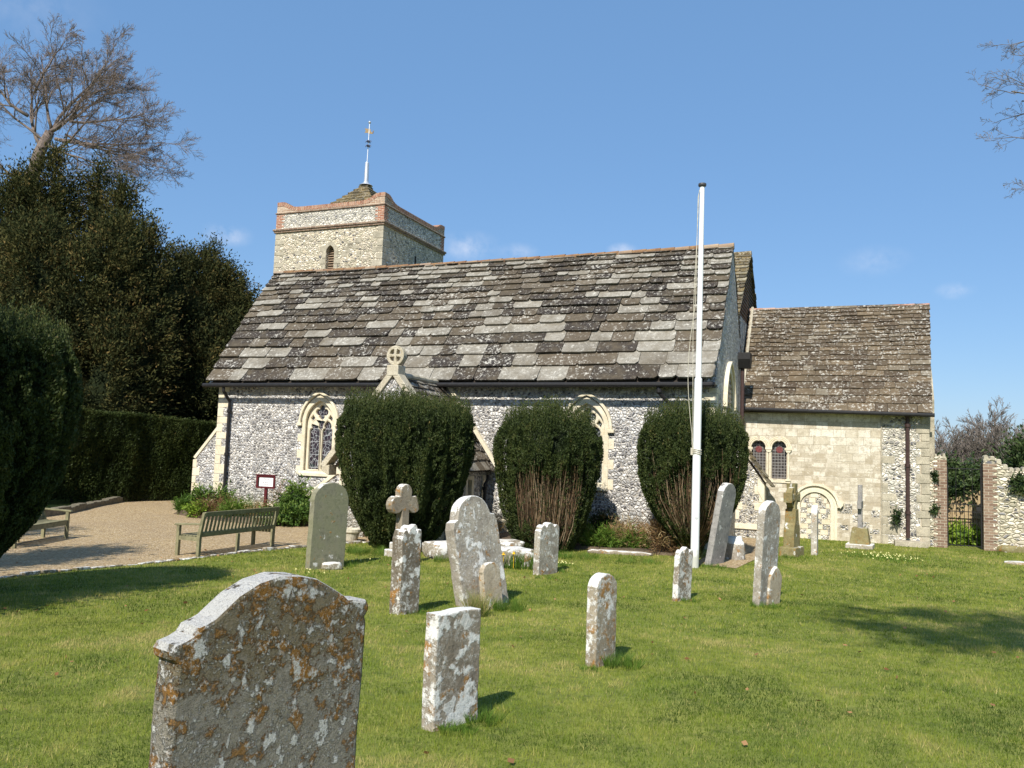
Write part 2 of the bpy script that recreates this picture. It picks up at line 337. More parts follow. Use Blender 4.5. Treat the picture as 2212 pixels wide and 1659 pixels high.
def m_grave(name, a, b, white=.5, orange=.4, green=0.0, wtop=.5, sc_=1.0, bstr=.6, olive=None):
    """weathered headstone: grey stone with crusts of white and orange lichen"""
    t = NT(name); oi = t.n('ObjectInfo').outputs['Random']
    o0 = t.obj(); o = t.vmath('ADD', o0, t.n('CombineXYZ', {'X': t.math('MULTIPLY', oi, 43.0), 'Y': t.math('MULTIPLY', oi, 17.0), 'Z': t.math('MULTIPLY', oi, 29.0)}).outputs[0])
    n1 = t.noise(o, 3.2 * sc_, 6, .62); n2 = t.noise(o, 15 * sc_, 6, .7); n3 = t.noise(o, 70 * sc_, 4, .7)
    nw = t.noise(t.vmath('ADD', o, (9.1, 3.3, 5.7)), 5.2 * sc_, 7, .66); no = t.noise(t.vmath('ADD', o, (3.1, 13.3, 1.7)), 4.4 * sc_, 7, .7)
    col = t.mix(t.ramp(n1, [(.35, 0.0), (.65, 1.0)]), a, b)
    col = t.mix(t.ramp(n2, [(.33, .55), (.5, 0.0)]), col, tuple(x * .45 for x in a))
    if green: col = t.mix(t.math('MULTIPLY', t.ramp(n1, [(.4, 0.0), (.56, 1.0)]), green), col, (.17, .19, .10))
    oup = 0.0
    if olive:
        zz = t.n('SeparateXYZ', {'Vector': o0}).outputs[2]; up = t.ramp(t.math('ADD', zz, t.math('MULTIPLY', t.math('SUBTRACT', n1, .5), 1.1)), [(olive, 0.0), (olive + .3, 1.0)])
        col = t.mix(t.math('MULTIPLY', up, .75), col, t.mix(n2, (.155, .12, .06), (.31, .245, .14))); oup = t.math('MULTIPLY', up, .055)
    th = .615 - .175 * orange
    om = t.ramp(t.math('ADD', t.math('ADD', t.math('MULTIPLY', no, .8), t.math('MULTIPLY', n2, .2)), oup), [(th - .04, 0.0), (th, .8), (th + .1, 1.0)])
    col = t.mix(om, col, t.mix(n2, (.24, .115, .022), (.42, .205, .045)))
    # pale crusts: rosettes of a few centimetres plus patches that favour the weathered tops
    vw = t.n('TexVoronoi', {'Vector': t.warp(o, .12, 7.0 * sc_), 'Scale': 9.0 * sc_}); rr = t.n('SeparateColor', {'Color': vw.outputs['Color']}).outputs[0]
    ros = t.ramp(t.math('SUBTRACT', t.math('MULTIPLY', t.math('SUBTRACT', rr, 1 - .62 * white), 1.4), vw.outputs['Distance']), [(0, 0.0), (.05, 1.0)])
    nz = t.n('SeparateXYZ', {'Vector': t.n('NewGeometry').outputs['Normal']}).outputs[2]
    topm = t.math('MULTIPLY', t.ramp(nz, [(.25, 0.0), (.7, 1.0)]), wtop * .36)
    tw = .635 - .15 * white
    wm = t.ramp(t.math('ADD', nw, topm), [(tw - .02, 0.0), (tw + .03, 1.0)])
    fl = t.math('MULTIPLY', t.ramp(t.noise(t.vmath('ADD', o, (1.7, 8.2, 4.4)), 26 * sc_, 5, .65), [(.56 - .06 * white, 0.0), (.61 - .06 * white, 1.0)]), t.ramp(n1, [(.40, .1), (.58, 1.0)]))
    wm = t.math('MAXIMUM', t.math('MAXIMUM', t.math('MULTIPLY', ros, .75), wm), t.math('MULTIPLY', fl, min(.75, white * 1.7)))
    col = t.mix(t.math('MULTIPLY', wm, t.ramp(n3, [(.25, .65), (.5, 1.0)])), col, t.mix(t.math('MAXIMUM', topm, .0), (.66, .645, .59), (.80, .79, .76)) if False else (.72, .70, .65))
    col = t.mix(t.ramp(n3, [(.3, .4), (.48, 0.0)]), col, (.13, .115, .09))
    h = t.math('ADD', t.math('MULTIPLY', n2, .9), t.math('ADD', t.math('MULTIPLY', n3, .5), t.math('MULTIPLY', t.math('MAXIMUM', wm, om), .6)))
    return t.fin(col, t.bump(h, bstr, .018), .95, .15)
def m_leaf(name, stops, trans=.25, rough=.55):
    t = NT(name); col = t.ramp(t.tone(), stops); t.fin(col, None, rough, .15)
    tr = t.n('BsdfTranslucent', {'Color': col}); mx = t.n('MixShader', {0: trans})
    t.t.links.new(t.b.outputs[0], mx.inputs[1]); t.t.links.new(tr.outputs[0], mx.inputs[2]); t.t.links.new(mx.outputs[0], t.out.inputs[0])
    return t.m
def m_plain(name, c, rough=.7, metal=0.0, var=.25, scale=12, spec=.3):
    t = NT(name); o = t.obj(); n = t.noise(o, scale, 5, .65)
    return t.fin(t.mix(t.ramp(n, [(.3, 0.0), (.7, 1.0)]), tuple(x * (1 - var) for x in c), tuple(min(1, x * (1 + var)) for x in c)), t.bump(n, .15, .01), rough, spec, metal)

MAT = {}
MAT['flint'] = m_flint('flint', 11.0, (.60, .54, .46), .42, 0.0, 1.0, True)
MAT['flint_tower'] = m_flint('flint_tower', 8.6, (.70, .58, .40), .20, 1.0, 1.45)
MAT['flint_pale'] = m_flint('flint_pale', 9.5, (.66, .60, .48), .32, .5, 1.3)
MAT['flint_panel'] = m_flint('flint_panel', 12.0, (.60, .52, .38), .55, .3)
MAT['flint_old'] = m_flint('flint_old', 6.6, (.46, .40, .28), .30, 1.0, 1.8)
MAT['limestone'] = m_stone('limestone', (.60, .52, .36), (.76, .70, .55), (.36, .29, .19), .4)
MAT['weathered'] = m_stone('weathered_limestone', (.40, .34, .23), (.62, .56, .43), (.13, .11, .08), .6, 5.0, .6)
MAT['rubble'] = m_stone('rubble', (.30, .27, .20), (.55, .49, .37), (.14, .12, .09), .5, 4.0, .6)
MAT['ashlar'] = m_ashlar('ashlar')
MAT['brick'] = m_brick('brick')
MAT['brick_pale'] = m_brick('brick_pale', (.34, .20, .13), (.48, .36, .26), (.62, .54, .42))
MAT['brick_old'] = m_brick('brick_old', (.17, .10, .07), (.30, .21, .145), (.44, .38, .29), .22, .078)
MAT['slab'] = m_slab('roof_slab', lich=.55)
MAT['slab_chancel'] = m_slab('roof_slab_chancel', (.062, .044, .028), (.13, .095, .058), (.27, .25, .2), lich=.85, lt=.018)
MAT['slab_moss'] = m_slab('roof_slab_moss', (.055, .05, .035), (.12, .10, .06), (.28, .26, .19), lich=.5, moss=.35)
MAT['tile_hung'] = m_slab('tile_hung', (.10, .055, .035), (.16, .09, .055), (.2, .14, .1), lich=.15)
MAT['ridge'] = m_stone('ridge_tile', (.17, .085, .05), (.30, .18, .085), (.13, .09, .06), .5, 5.0)
MAT['ridge_red'] = m_stone('ridge_tile_red', (.36, .125, .07), (.40, .25, .19), (.25, .2, .17), .5, 1.6)
MAT['wood_dark'] = m_plain('dark_timber', (.035, .028, .022), .9)
MAT['iron'] = m_plain('black_iron', (.018, .017, .017), .5, 0, .3)
MAT['pipe'] = m_plain('brown_pipe', (.055, .032, .028), .5, 0, .3)
MAT['lead'] = m_plain('lead', (.55, .57, .60), .45, .6, .15)
MAT['gilt'] = m_plain('weathered_gilt', (.42, .29, .14), .5, .3)
def m_white():
    t = NT('white_paint'); o = t.obj(); n = t.noise(o, 5, 6, .7); z = t.n('SeparateXYZ', {'Vector': o}).outputs[2]
    st = t.noise(t.vmath('MULTIPLY', o, (30, 30, .8)), 1.0, 4)
    col = t.mix(t.ramp(st, [(.5, 0.0), (.75, .35)]), (.82, .82, .81), (.55, .53, .47)); col = t.mix(t.math('MULTIPLY', t.ramp(t.math('ADD', z, t.math('MULTIPLY', n, -.5)), [(-.1, 1.0), (.15, 0.0)]), .6), col, (.28, .27, .18))
    return t.fin(col, None, .4, .4)
MAT['white'] = m_white()
MAT['rope'] = m_plain('rope', (.52, .48, .38), .9)
MAT['teak'] = m_plain('weathered_teak', (.21, .195, .11), .85, 0, .35, 9.0)
MAT['maroon'] = m_plain('maroon_paint', (.085, .012, .016), .4, 0, .15)
MAT['paper'] = m_plain('paper', (.82, .82, .82), .7, 0, .02)
MAT['ink'] = m_plain('ink', (.03, .03, .05), .7)
MAT['terracotta'] = m_plain('stone_pot', (.52, .48, .38), .9, 0, .25)
MAT['oak'] = m_plain('fence_oak', (.38, .285, .16), .85, 0, .3, 5)
MAT['bark'] = m_plain('grey_bark', (.16, .125, .105), .95, 0, .4, 4)
MAT['bark_far'] = m_plain('brown_bark', (.17, .145, .125), .95, 0, .3, 2)
def m_twig():
    t = NT('bare_twigs'); n = t.noise(t.obj(), 9, 4)
    return t.fin(t.mix(t.ramp(n, [(.4, .5), (.6, 0.0)]), t.ramp(t.tone(), [(0, (.06, .035, .022)), (.4, (.20, .12, .065)), (.75, (.34, .22, .125)), (1, (.5, .38, .25))]), (.05, .04, .025)))
MAT['twig'] = m_twig()
MAT['louvre'] = m_plain('louvre_wood', (.30, .22, .15), .9)
def m_pane(kind):
    t = NT('leaded_glass_' + kind); o = t.obj(); x = t.n('SeparateXYZ', {'Vector': o})
    if kind == 'painted':
        uv = t.warp(t.n('CombineXYZ', {'X': x.outputs[0], 'Y': 0.0, 'Z': t.math('MULTIPLY', x.outputs[2], .75)}).outputs[0], .05, 9)
        e = t.n('TexVoronoi', {'Vector': uv, 'Scale': 9.0}, feature='DISTANCE_TO_EDGE').outputs['Distance']; line = t.math('LESS_THAN', e, .03)
        bar = t.math('LESS_THAN', t.math('PINGPONG', x.outputs[2], .2), .008); line = t.math('MAXIMUM', line, bar)
        base = t.ramp(t.noise(o, 6, 2), [(.35, (.012, .012, .02)), (.5, (.035, .02, .03)), (.65, (.02, .03, .03))])
    elif kind == 'lattice':
        a = t.math('PINGPONG', t.math('ADD', t.math('MULTIPLY', x.outputs[0], 1.5), x.outputs[2]), .075); b = t.math('PINGPONG', t.math('SUBTRACT', t.math('MULTIPLY', x.outputs[0], 1.5), x.outputs[2]), .075)
        line = t.math('LESS_THAN', t.math('MINIMUM', a, b), .011)
        base = t.ramp(t.noise(o, 5, 2), [(.35, (.015, .02, .02)), (.65, (.07, .085, .06))])
    else:
        a = t.math('PINGPONG', x.outputs[0], .045); b = t.math('PINGPONG', x.outputs[2], .045)
        line = t.math('LESS_THAN', t.math('MINIMUM', a, b), .008)
        base = t.ramp(t.noise(o, 11, 2), [(.35, (.02, .018, .02)), (.65, (.10, .085, .075))])
    return t.fin(t.mix(line, base, (.34, .35, .36) if kind != 'grid' else (.24, .23, .22)), None, .25, .5)
for k in ('painted', 'lattice', 'grid'): MAT['pane_' + k] = m_pane(k)
def m_roundel():
    t = NT('red_roundel'); o = t.obj(); n = t.noise(o, 30, 3)
    return t.fin(t.ramp(n, [(.4, (.13, .025, .03)), (.6, (.2, .07, .06))]), None, .35, .5)
MAT['roundel'] = m_roundel()
# ground covers
def m_lawn():
    t = NT('lawn_soil'); o = t.obj(); a = t.noise(o, .9, 5); b = t.noise(o, 9, 6, .7); c = t.noise(o, 60, 3)
    col = t.mix(t.ramp(a, [(.35, 0.0), (.65, 1.0)]), (.15, .19, .026), (.25, .26, .05))
    col = t.mix(t.ramp(b, [(.35, .6), (.55, 0.0)]), col, (.04, .06, .014)); col = t.mix(t.ramp(c, [(.45, 0.0), (.7, .4)]), col, (.2, .2, .06))
    return t.fin(col, t.bump(t.math('ADD', b, c), .6, .03))
def m_gravel():
    t = NT('gravel'); o = t.obj(); v = t.n('TexVoronoi', {'Vector': o, 'Scale': 38.0}); r = t.n('SeparateColor', {'Color': v.outputs['Color']}).outputs[0]
    col = t.ramp(r, [(0, (.19, .12, .06)), (.3, (.37, .265, .13)), (.6, (.46, .34, .18)), (.85, (.50, .385, .24)), (1, (.64, .55, .41))])
    a = t.noise(o, .8, 5); col = t.mix(t.ramp(a, [(.35, .35), (.6, 0.0)]), col, (.30, .22, .14))
    b = t.noise(o, 7, 5, .7); col = t.mix(t.ramp(b, [(.3, .5), (.48, 0.0)]), col, (.19, .13, .085))
    return t.fin(col, t.bump(t.math('MULTIPLY', v.outputs['Distance'], -1.0), .7, .03))
MAT['lawn'] = m_lawn(); MAT['gravel'] = m_gravel()
MAT['earth'] = m_plain('garden_earth', (.10, .075, .05), .95, 0, .5, 9)
MAT['grass'] = m_leaf('grass_blades', [(0, (.06, .10, .012)), (.4, (.185, .25, .029)), (.75, (.325, .35, .06)), (1, (.52, .44, .17))], .42, .6)
MAT['rough_grass'] = m_leaf('rough_grass', [(0, (.05, .10, .014)), (.5, (.10, .18, .025)), (.85, (.17, .24, .04)), (1, (.4, .33, .14))], .3, .6)
MAT['yew'] = m_leaf('yew_needles', [(0, (.012, .02, .007)), (.45, (.040, .058, .016)), (.8, (.075, .088, .024)), (1, (.15, .11, .04))], .15)
MAT['yew_big'] = m_leaf('yew_sprays', [(0, (.014, .02, .007)), (.4, (.042, .05, .016)), (.75, (.088, .078, .024)), (1, (.17, .115, .04))], .15, .9)
MAT['shrub'] = m_leaf('shrub_leaves', [(0, (.03, .06, .012)), (.5, (.08, .15, .025)), (1, (.2, .27, .06))], .25)
MAT['ivy'] = m_leaf('ivy_leaves', [(0, (.012, .024, .01)), (.6, (.04, .065, .02)), (1, (.12, .16, .06))], .1, .35)
MAT['laurel'] = m_leaf('bright_leaves', [(0, (.10, .17, .02)), (1, (.30, .42, .05))], .3)
MAT['dry'] = m_leaf('dry_stems', [(0, (.10, .06, .03)), (.6, (.26, .15, .07)), (1, (.36, .28, .14))], .2)
MAT['far_green'] = m_leaf('far_evergreen', [(0, (.07, .07, .03)), (.6, (.145, .135, .06)), (1, (.22, .19, .09))], .15)
MAT['primrose'] = m_plain('primrose_petals', (.82, .78, .36), .7, 0, .1)
MAT['daffodil'] = m_plain('daffodil_petals', (.85, .5, .03), .7, 0, .1)
MAT['leaf_litter'] = m_leaf('dead_leaves', [(0, (.17, .075, .03)), (1, (.42, .24, .11))], .2)

# ------------------------------------------------------------------ ground, lawn, gravel
def axis(lo, hi, step, far):
    a = np.arange(lo, hi + 1e-6, step); e = np.array([.6, 1.5, 4, 10, 25, 60, 150, 400, 900, far])
    return np.concatenate([lo - e[::-1], a, hi + e])
def make_ground():
    X = axis(-22, 22, .4, 1800); Y = axis(-8, 44, .4, 1800); gx, gy = np.meshgrid(X, Y, indexing='ij')
    V = np.stack([gx, gy, gz(gx, gy)], -1).reshape(-1, 3); n, m = gx.shape
    i = np.arange((n - 1) * (m - 1)); a = (i // (m - 1)) * m + i % (m - 1)
    o = npmesh('ground', V, np.stack([a, a + m, a + m + 1, a + 1], 1), np.full(len(a), .5), MAT['lawn'], smooth=True)
    tag(o, kind='structure')
make_ground()
KERB = [(-10.5, 8.9), (-8.9, 10.6), (-7.85, 12.4), (-7.2, 14.6), (-6.45, 16.4), (-5.6, 17.95), (-4.85, 19.0), (-3.9, 20.2), (-2.9, 21.2), (-2.0, 22.0)]
FARK = [(-14.2, 16.5), (-13.6, 19.0), (-13.3, 22.0), (-13.3, 25.5), (-13.9, 28.5), (-14.2, 31), (-13.6, 34.0), (-10.9, 29.2), (-8.0, 26.7), (-2.2, 24.2)]
def resample(P, n):
    P = np.array(P, float); d = np.concatenate([[0], np.cumsum(np.linalg.norm(np.diff(P, axis=0), axis=1))]); s = np.linspace(0, d[-1], n)
    return np.stack([np.interp(s, d, P[:, k]) for k in range(P.shape[1])], 1)
PATH_POLY = np.array(KERB + FARK[::-1])
PATH2 = np.array([ch(.05, -2.9)[:2], ch(.95, -3.1)[:2], ch(1.2, -.4)[:2], ch(1.0, 4.2)[:2], ch(.05, 4.2)[:2]])
def inpoly(P, x, y):
    r = np.zeros(x.shape, bool); n = len(P)
    for i in range(n):
        x1, y1 = P[i]; x2, y2 = P[(i + 1) % n]
        c = ((y1 > y) != (y2 > y)) & (x < (x2 - x1) * (y - y1) / (y2 - y1 + 1e-12) + x1); r ^= c
    return r
def make_path():
    # one sheet of small cells kept where they fall inside the path outline, 8 mm above the ground
    V, f = [], []
    for P in (PATH_POLY, PATH2):
        lo = P.min(0); hi = P.max(0); st = .2
        bm = bmesh.new(); vs = [bm.verts.new((p[0], p[1], 0)) for p in P]; bm.faces.new(vs)
        for ax, (a, b) in enumerate(zip(lo, hi)):
            for s in np.arange(math.floor(a / .4) * .4, b, .4):
                co = Vector((s, 0, 0)) if ax == 0 else Vector((0, s, 0)); no = Vector((1, 0, 0)) if ax == 0 else Vector((0, 1, 0))
                bmesh.ops.bisect_plane(bm, geom=bm.verts[:] + bm.edges[:] + bm.faces[:], plane_co=co, plane_no=no)
        bm.verts.index_update(); b0 = len(V)
        V += [(v.co.x, v.co.y, float(gz(v.co.x, v.co.y)) + .012) for v in bm.verts]
        f += [tuple(v.index + b0 for v in fc.verts) for fc in bm.faces]; bm.free()
    me = bpy.data.meshes.new('gravel_path'); me.from_pydata(V, [], f)
    o = link('gravel_path', me, MAT['gravel']); tag(o, kind='structure')
make_path()
KSEG = resample(KERB, 260)
def make_kerb():
    mb = MB(); P = resample(KERB, 46)
    for i in range(len(P) - 1):
        a, b = P[i], P[i + 1]; d = (b - a) / np.linalg.norm(b - a); nn = np.array([-d[1], d[0]]); g = .02
        w = .09 + rnd.random() * .04; h = .015 + rnd.random() * .05
        q = [a + d * g - nn * w * .5, b - d * g - nn * w * .5, b - d * g + nn * w * .5, a + d * g + nn * w * .5]
        zz = [float(gz(p[0], p[1])) for p in q]
        v = [(p[0], p[1], z - .05) for p, z in zip(q, zz)] + [(p[0], p[1], z + h + rnd.uniform(-.012, .012)) for p, z in zip(q, zz)]
        mb.add(v, [(3, 2, 1, 0), (4, 5, 6, 7), (0, 1, 5, 4), (1, 2, 6, 5), (2, 3, 7, 6), (3, 0, 4, 7)])
    o = mb.build('kerb', m_grave('kerb_stone', (.16, .13, .09), (.28, .24, .17), .42, .1, 0, .25), bevel=.015)
    tag(o, kind='structure')
    mb = MB(); P = resample(FARK[1:7], 40)
    for i in range(len(P) - 1):
        a, b = P[i], P[i + 1]; d = (b - a) / np.linalg.norm(b - a); nn = np.array([-d[1], d[0]])
        h = .17 + rnd.random() * .07; q = [a, b, b + nn * .25, a + nn * .25]
        v = [(p[0], p[1], float(gz(p[0], p[1])) - .05) for p in q] + [(p[0], p[1], float(gz(p[0], p[1])) + h) for p in q]
        mb.add(v, [(3, 2, 1, 0), (4, 5, 6, 7), (0, 1, 5, 4), (1, 2, 6, 5), (2, 3, 7, 6), (3, 0, 4, 7)])
    o = mb.build('low_wall', m_stone('shaded_rubble', (.13, .115, .08), (.24, .21, .15), (.06, .05, .04), .6, 6.0, .6), bevel=.02)  # shade on this wall is put into its dark stone colour
    tag(o, 'low flint retaining wall curving along the far edge of the gravel under the hedge', 'low wall')
make_kerb()

# stones keep clear of grass; filled in as they are built: (x, y, radius)
FOOT = []
def blades(P, h, w, tone, seed, lean=.5):
    """one bent tapering blade (two triangles sharing an edge folded as a quad) for each root point"""
    rs = np.random.RandomState(seed); n = len(P); a = rs.rand(n) * 6.283; sd = np.stack([np.cos(a), np.sin(a), np.zeros(n)], 1)
    b = rs.rand(n) * 6.283; ln = rs.rand(n) * lean; dr = np.stack([np.cos(b) * ln, np.sin(b) * ln, np.ones(n)], 1); dr /= np.linalg.norm(dr, axis=1)[:, None]
    b0 = P - sd * (w[:, None] / 2); b1 = P + sd * (w[:, None] / 2); tip = P + dr * h[:, None]
    V = np.stack([b0, b1, tip], 1).reshape(-1, 3); return V, np.arange(3 * n).reshape(-1, 3), tone
def make_lawn_blades():
    Vs, Fs, Ts = [], [], []; base = 0
    for k, (d0, d1, dens, h, w) in enumerate(((3.6, 6.5, 5200, .032, .0042), (6.5, 9.5, 2600, .034, .0062), (9.5, 14, 1300, .036, .009), (14, 19, 650, .04, .013), (19, 26, 300, .045, .018))):
        hw0 = d1 * .68 + 1.2; n = int(2 * hw0 * (d1 - d0) * dens); rs = np.random.RandomState(50 + k)
        x = rs.uniform(-hw0, hw0, n); y = rs.uniform(d0, d1, n)
        keep = np.abs(x) < y * .66 + 1.2
        keep &= ~inpoly(PATH_POLY, x, y) & ~inpoly(PATH2, x, y)
        q = np.stack([x, y], 1) - CO[:2]; cx = q @ CE[:2]; cy = q @ CN[:2]
        keep &= ~((cy > -.9) & (cx < .05) & (cx > -17)) & ~((cy > 5.4) & (cx < 14)) & (y < 25)
        for (fx, fy, fr) in FOOT: keep &= (x - fx) ** 2 + (y - fy) ** 2 > fr * fr
        x, y = x[keep], y[keep]; n = len(x)
        pat = fbm(x * 1.1 + 40, y * 1.1 + 9, 4); fine = fbm(x * 5 + 3, y * 5, 3)
        big = fbm(x * .35 + 70, y * .35 + 20, 2); tone = np.clip(.46 + (pat - .5) * 1.5 + (fine - .5) * 1.1 + (big - .5) * .45 + .0 + rs.normal(0, .13, n), 0, 1)
        straw = rs.rand(n) < .04 + .22 * np.clip(fbm(x * 1.7 + 5, y * 1.7 + 60, 3) - .56, 0, 1) * 4; tone[straw] = rs.uniform(.85, 1, straw.sum())
        tall = 1 + 1.1 * np.clip(fine - .55, 0, 1) * 2
        V, f, t = blades(np.stack([x, y, gz(x, y) - .003], 1), h * tall * rs.uniform(.55, 1.3, n), w * rs.uniform(.7, 1.3, n), tone, 90 + k, 1.0)
        Vs.append(V); Fs.append(f + base); Ts.append(t); base += len(V)
    o = npmesh('lawn_grass', np.concatenate(Vs), np.concatenate(Fs), np.concatenate(Ts), MAT['grass'])
    tag(o, 'short mown green lawn covering the churchyard', 'grass', kind='stuff')

# ------------------------------------------------------------------ church
church = thing('church', 'old flint church with stone slab roofs, square tower and weathervane', 'church', CO, -TH)
ST = MAT['limestone']
def slabs(P0, X, U, N, xr, L, gauges, wid, seed, tones, thick=.035, cut=.05, lift=.05, jit=.02):
    """courses of stone slabs on a roof plane: origin P0, axes X (along), U (up the slope), N (out); xr(u) gives the ends of a course"""
    rs = random.Random(seed); mb = MB(); P0, X, U, N = (np.array(a, float) for a in (P0, X, U, N)); u = 0.0
    for gi, g in enumerate(gauges):
        if u + .05 > L: break
        u1 = min(u + g * 1.45, L + .03); xa, xb = xr(min(u + g * .5, L)); x = xa - rs.random() * .02
        gs = wid * (g / gauges[0]) ** .42
        while x < xb - .02:
            w = gs * rs.uniform(.55, 1.6)
            if xb - x - w < gs * .45: w = xb - x + rs.uniform(-.01, .02)
            a, b = x + .006, x + w - .006; lo = u + rs.uniform(-jit, jit); c = min(cut * rs.uniform(.2, 1.5), w * .3); d = min(cut * rs.uniform(.2, 1.5), w * .3)
            tw = rs.uniform(-.012, .012); out = [(a, u1), (a, lo + c), (a + c, lo + tw), (a + w * .5, lo + rs.uniform(-.012, .012)), (b - d, lo - tw), (b, lo + d), (b, u1)]
            lf = lift * rs.uniform(.8, 1.3)
            def h(uu): return .012 + lf * (u1 - uu) / (u1 - u)
            r = rs.random(); t = tones(r, rs)
            wv = .05 * (float(vn(x * .45 + seed, u * .6)) - .5) * 2; top = [P0 + X * p[0] + U * (p[1] + wv * .5) + N * (h(p[1]) + max(wv, -.01)) for p in out]; bot = [q - N * thick for q in top]; n = len(out)
            mb.add(top + bot, [tuple(range(n)), tuple(range(2 * n - 1, n - 1, -1))] + [(i, i + n, (i + 1) % n + n, (i + 1) % n) for i in range(n)], t)
            x += w
        u += g
    return mb
def tones_nave(r, rs):
    if r < .43: return rs.uniform(.02, .42)
    if r < .66: return rs.uniform(.5, .74)
    return rs.uniform(.76, .97)
def tones_brown(r, rs): return rs.uniform(.02, .5) if r < .55 else rs.uniform(.5, .9)
def ridge_tiles(mb, p, q, r, n, mbt, sag=0.0):
    p, q = np.array(p, float), np.array(q, float)
    for i in range(n):
        a = p + (q - p) * (i / n); b = p + (q - p) * ((i + .985) / n); dz = rnd.uniform(-.008, .008)
        a[2] += dz - sag * math.sin(math.pi * i / n); b[2] += dz + .012 - sag * math.sin(math.pi * (i + 1) / n)
        mb.tube([a, b], [r, r * 1.06], 10, rnd.uniform(.2, .8))
    return mb
def nrm(a): a = np.array(a, float); return a / np.linalg.norm(a)

# --- nave (the front body)
EZ = 4.22; RY, RZ = 3.1, 8.45; WX = -16.06
WIN = ((-12.07, 'painted'), (-3.46, 'lattice'))
def nave():
    mb = MB(); holes = [arch_pts(cx, .56, 1.48, 2.98, 3.74, 10) for cx, _ in WIN]
    v, f = plate([[(WX, -.2), (-.02, -.2), (-.02, 4.15), (WX, 4.15)]] + holes, .4, .78); mb.add(v, f)
    mb.box(WX, WX + .4, .79, 5.8, -.2, 4.15); mb.box(WX + .41, -.4, 5.4, 5.8, -.2, 4.15)
    wl = mb.build('nave_wall', MAT['flint'], church)
    g = MB(); e = EZ - .06
    g.prism([(.43, -.2), (5.8, -.2), (5.8, e), (6.1, e), (3.1, RZ - .06), (.08, e), (.43, e)], 'x', -.30, -.012)
    g.build('gable_wall', MAT['flint'], church)
    g = MB(); g.prism([(.08, e), (3.1, RZ - .06), (6.1, e)], 'x', WX - .17, WX - .001); g.build('gable_wall', MAT['flint'], church)
    d = MB(); d.prism([(.02, EZ - .045), (3.1, RZ - .09), (6.18, EZ - .045)], 'x', WX + .0, -.302); d.build('roof_deck', MAT['wood_dark'], church)
    L = math.hypot(RY, RZ - EZ); U = nrm((0, RY, RZ - EZ)); N = nrm((0, -(RZ - EZ), RY))
    ga = [.52, .47, .43, .40, .37, .345, .325, .305, .29, .275, .26, .245, .235, .225, .215, .205, .195, .185, .18, .17, .16, .15, .15, .15, .15]
    ro = slabs((0, 0, EZ), (1, 0, 0), U, N, lambda u: (WX - .2, .0), L, ga, .82, 11, tones_nave, .056, .06, .082).build('nave_roof', MAT['slab'], church)
    U2 = nrm((0, -RY, RZ - EZ)); N2 = nrm((0, (RZ - EZ), RY))
    slabs((0, 6.2, EZ), (1, 0, 0), U2, N2, lambda u: (WX - .2, .0), L, ga, .7, 12, tones_brown).build('rear_slope', MAT['slab'], ro)
    ridge_tiles(MB(), (WX - .2, RY, RZ + .0), (.02, RY, RZ + .0), .088, 38, None, .05).build('ridge_tiles', MAT['ridge'], ro, smooth=False)
    # plinth and dressed corner stones
    p = MB(); p.prism([(.3, -.2), (.41, -.2), (.41, .42), (.37, .42), (.3, .34)], 'x', WX - .05, -.05); p.build('plinth', ST, church)
    q = MB(); z = .44; i = 0
    while z < 4.0:
        h = rnd.uniform(.2, .32); w = .42 if i % 2 else .22; q.box(WX - .012, WX + w, .388, .6 if i % 2 else .8, z + .006, min(z + h, 4.1) - .006, rnd.uniform(.35, .7)); z += h; i += 1
    q.build('quoin', ST, wl, bevel=.01); q = MB(); z = 2.2
    while z < 4.0:
        h = rnd.uniform(.22, .34); w = .4 if i % 2 else .2; q.box(-.02 - w, -.006, .388, .62 if i % 2 else .85, z + .006, min(z + h, 4.1) - .006, rnd.uniform(.35, .7)); z += h; i += 1
    q.build('quoin', ST, wl, bevel=.01)
nave()
def quatrefoil(cx, cz, r, n=10):
    pts = []
    for k in range(4):
        a0 = math.pi / 2 * k; ccx, ccz = cx + r * .55 * math.cos(a0), cz + r * .55 * math.sin(a0)
        for i in range(n + 1):
            a = a0 - 1.9 + 3.8 * i / n; pts.append((ccx + r * .42 * math.cos(a), ccz + r * .42 * math.sin(a)))
    return pts
def lancet(cx, hw, z0, zs, zt, n=7):
    """light with a cusped ogee head"""
    h = zt - zs; rt = [(cx + hw, zs), (cx + hw * .98, zs + h * .16), (cx + hw * .86, zs + h * .3), (cx + hw * .62, zs + h * .36), (cx + hw * .70, zs + h * .52), (cx + hw * .58, zs + h * .68), (cx + hw * .34, zs + h * .82), (cx + hw * .12, zs + h * .93), (cx, zt)]
    return [(cx - hw, z0), (cx + hw, z0)] + rt + [(2 * cx - x, z) for x, z in rt[::-1]][1:]
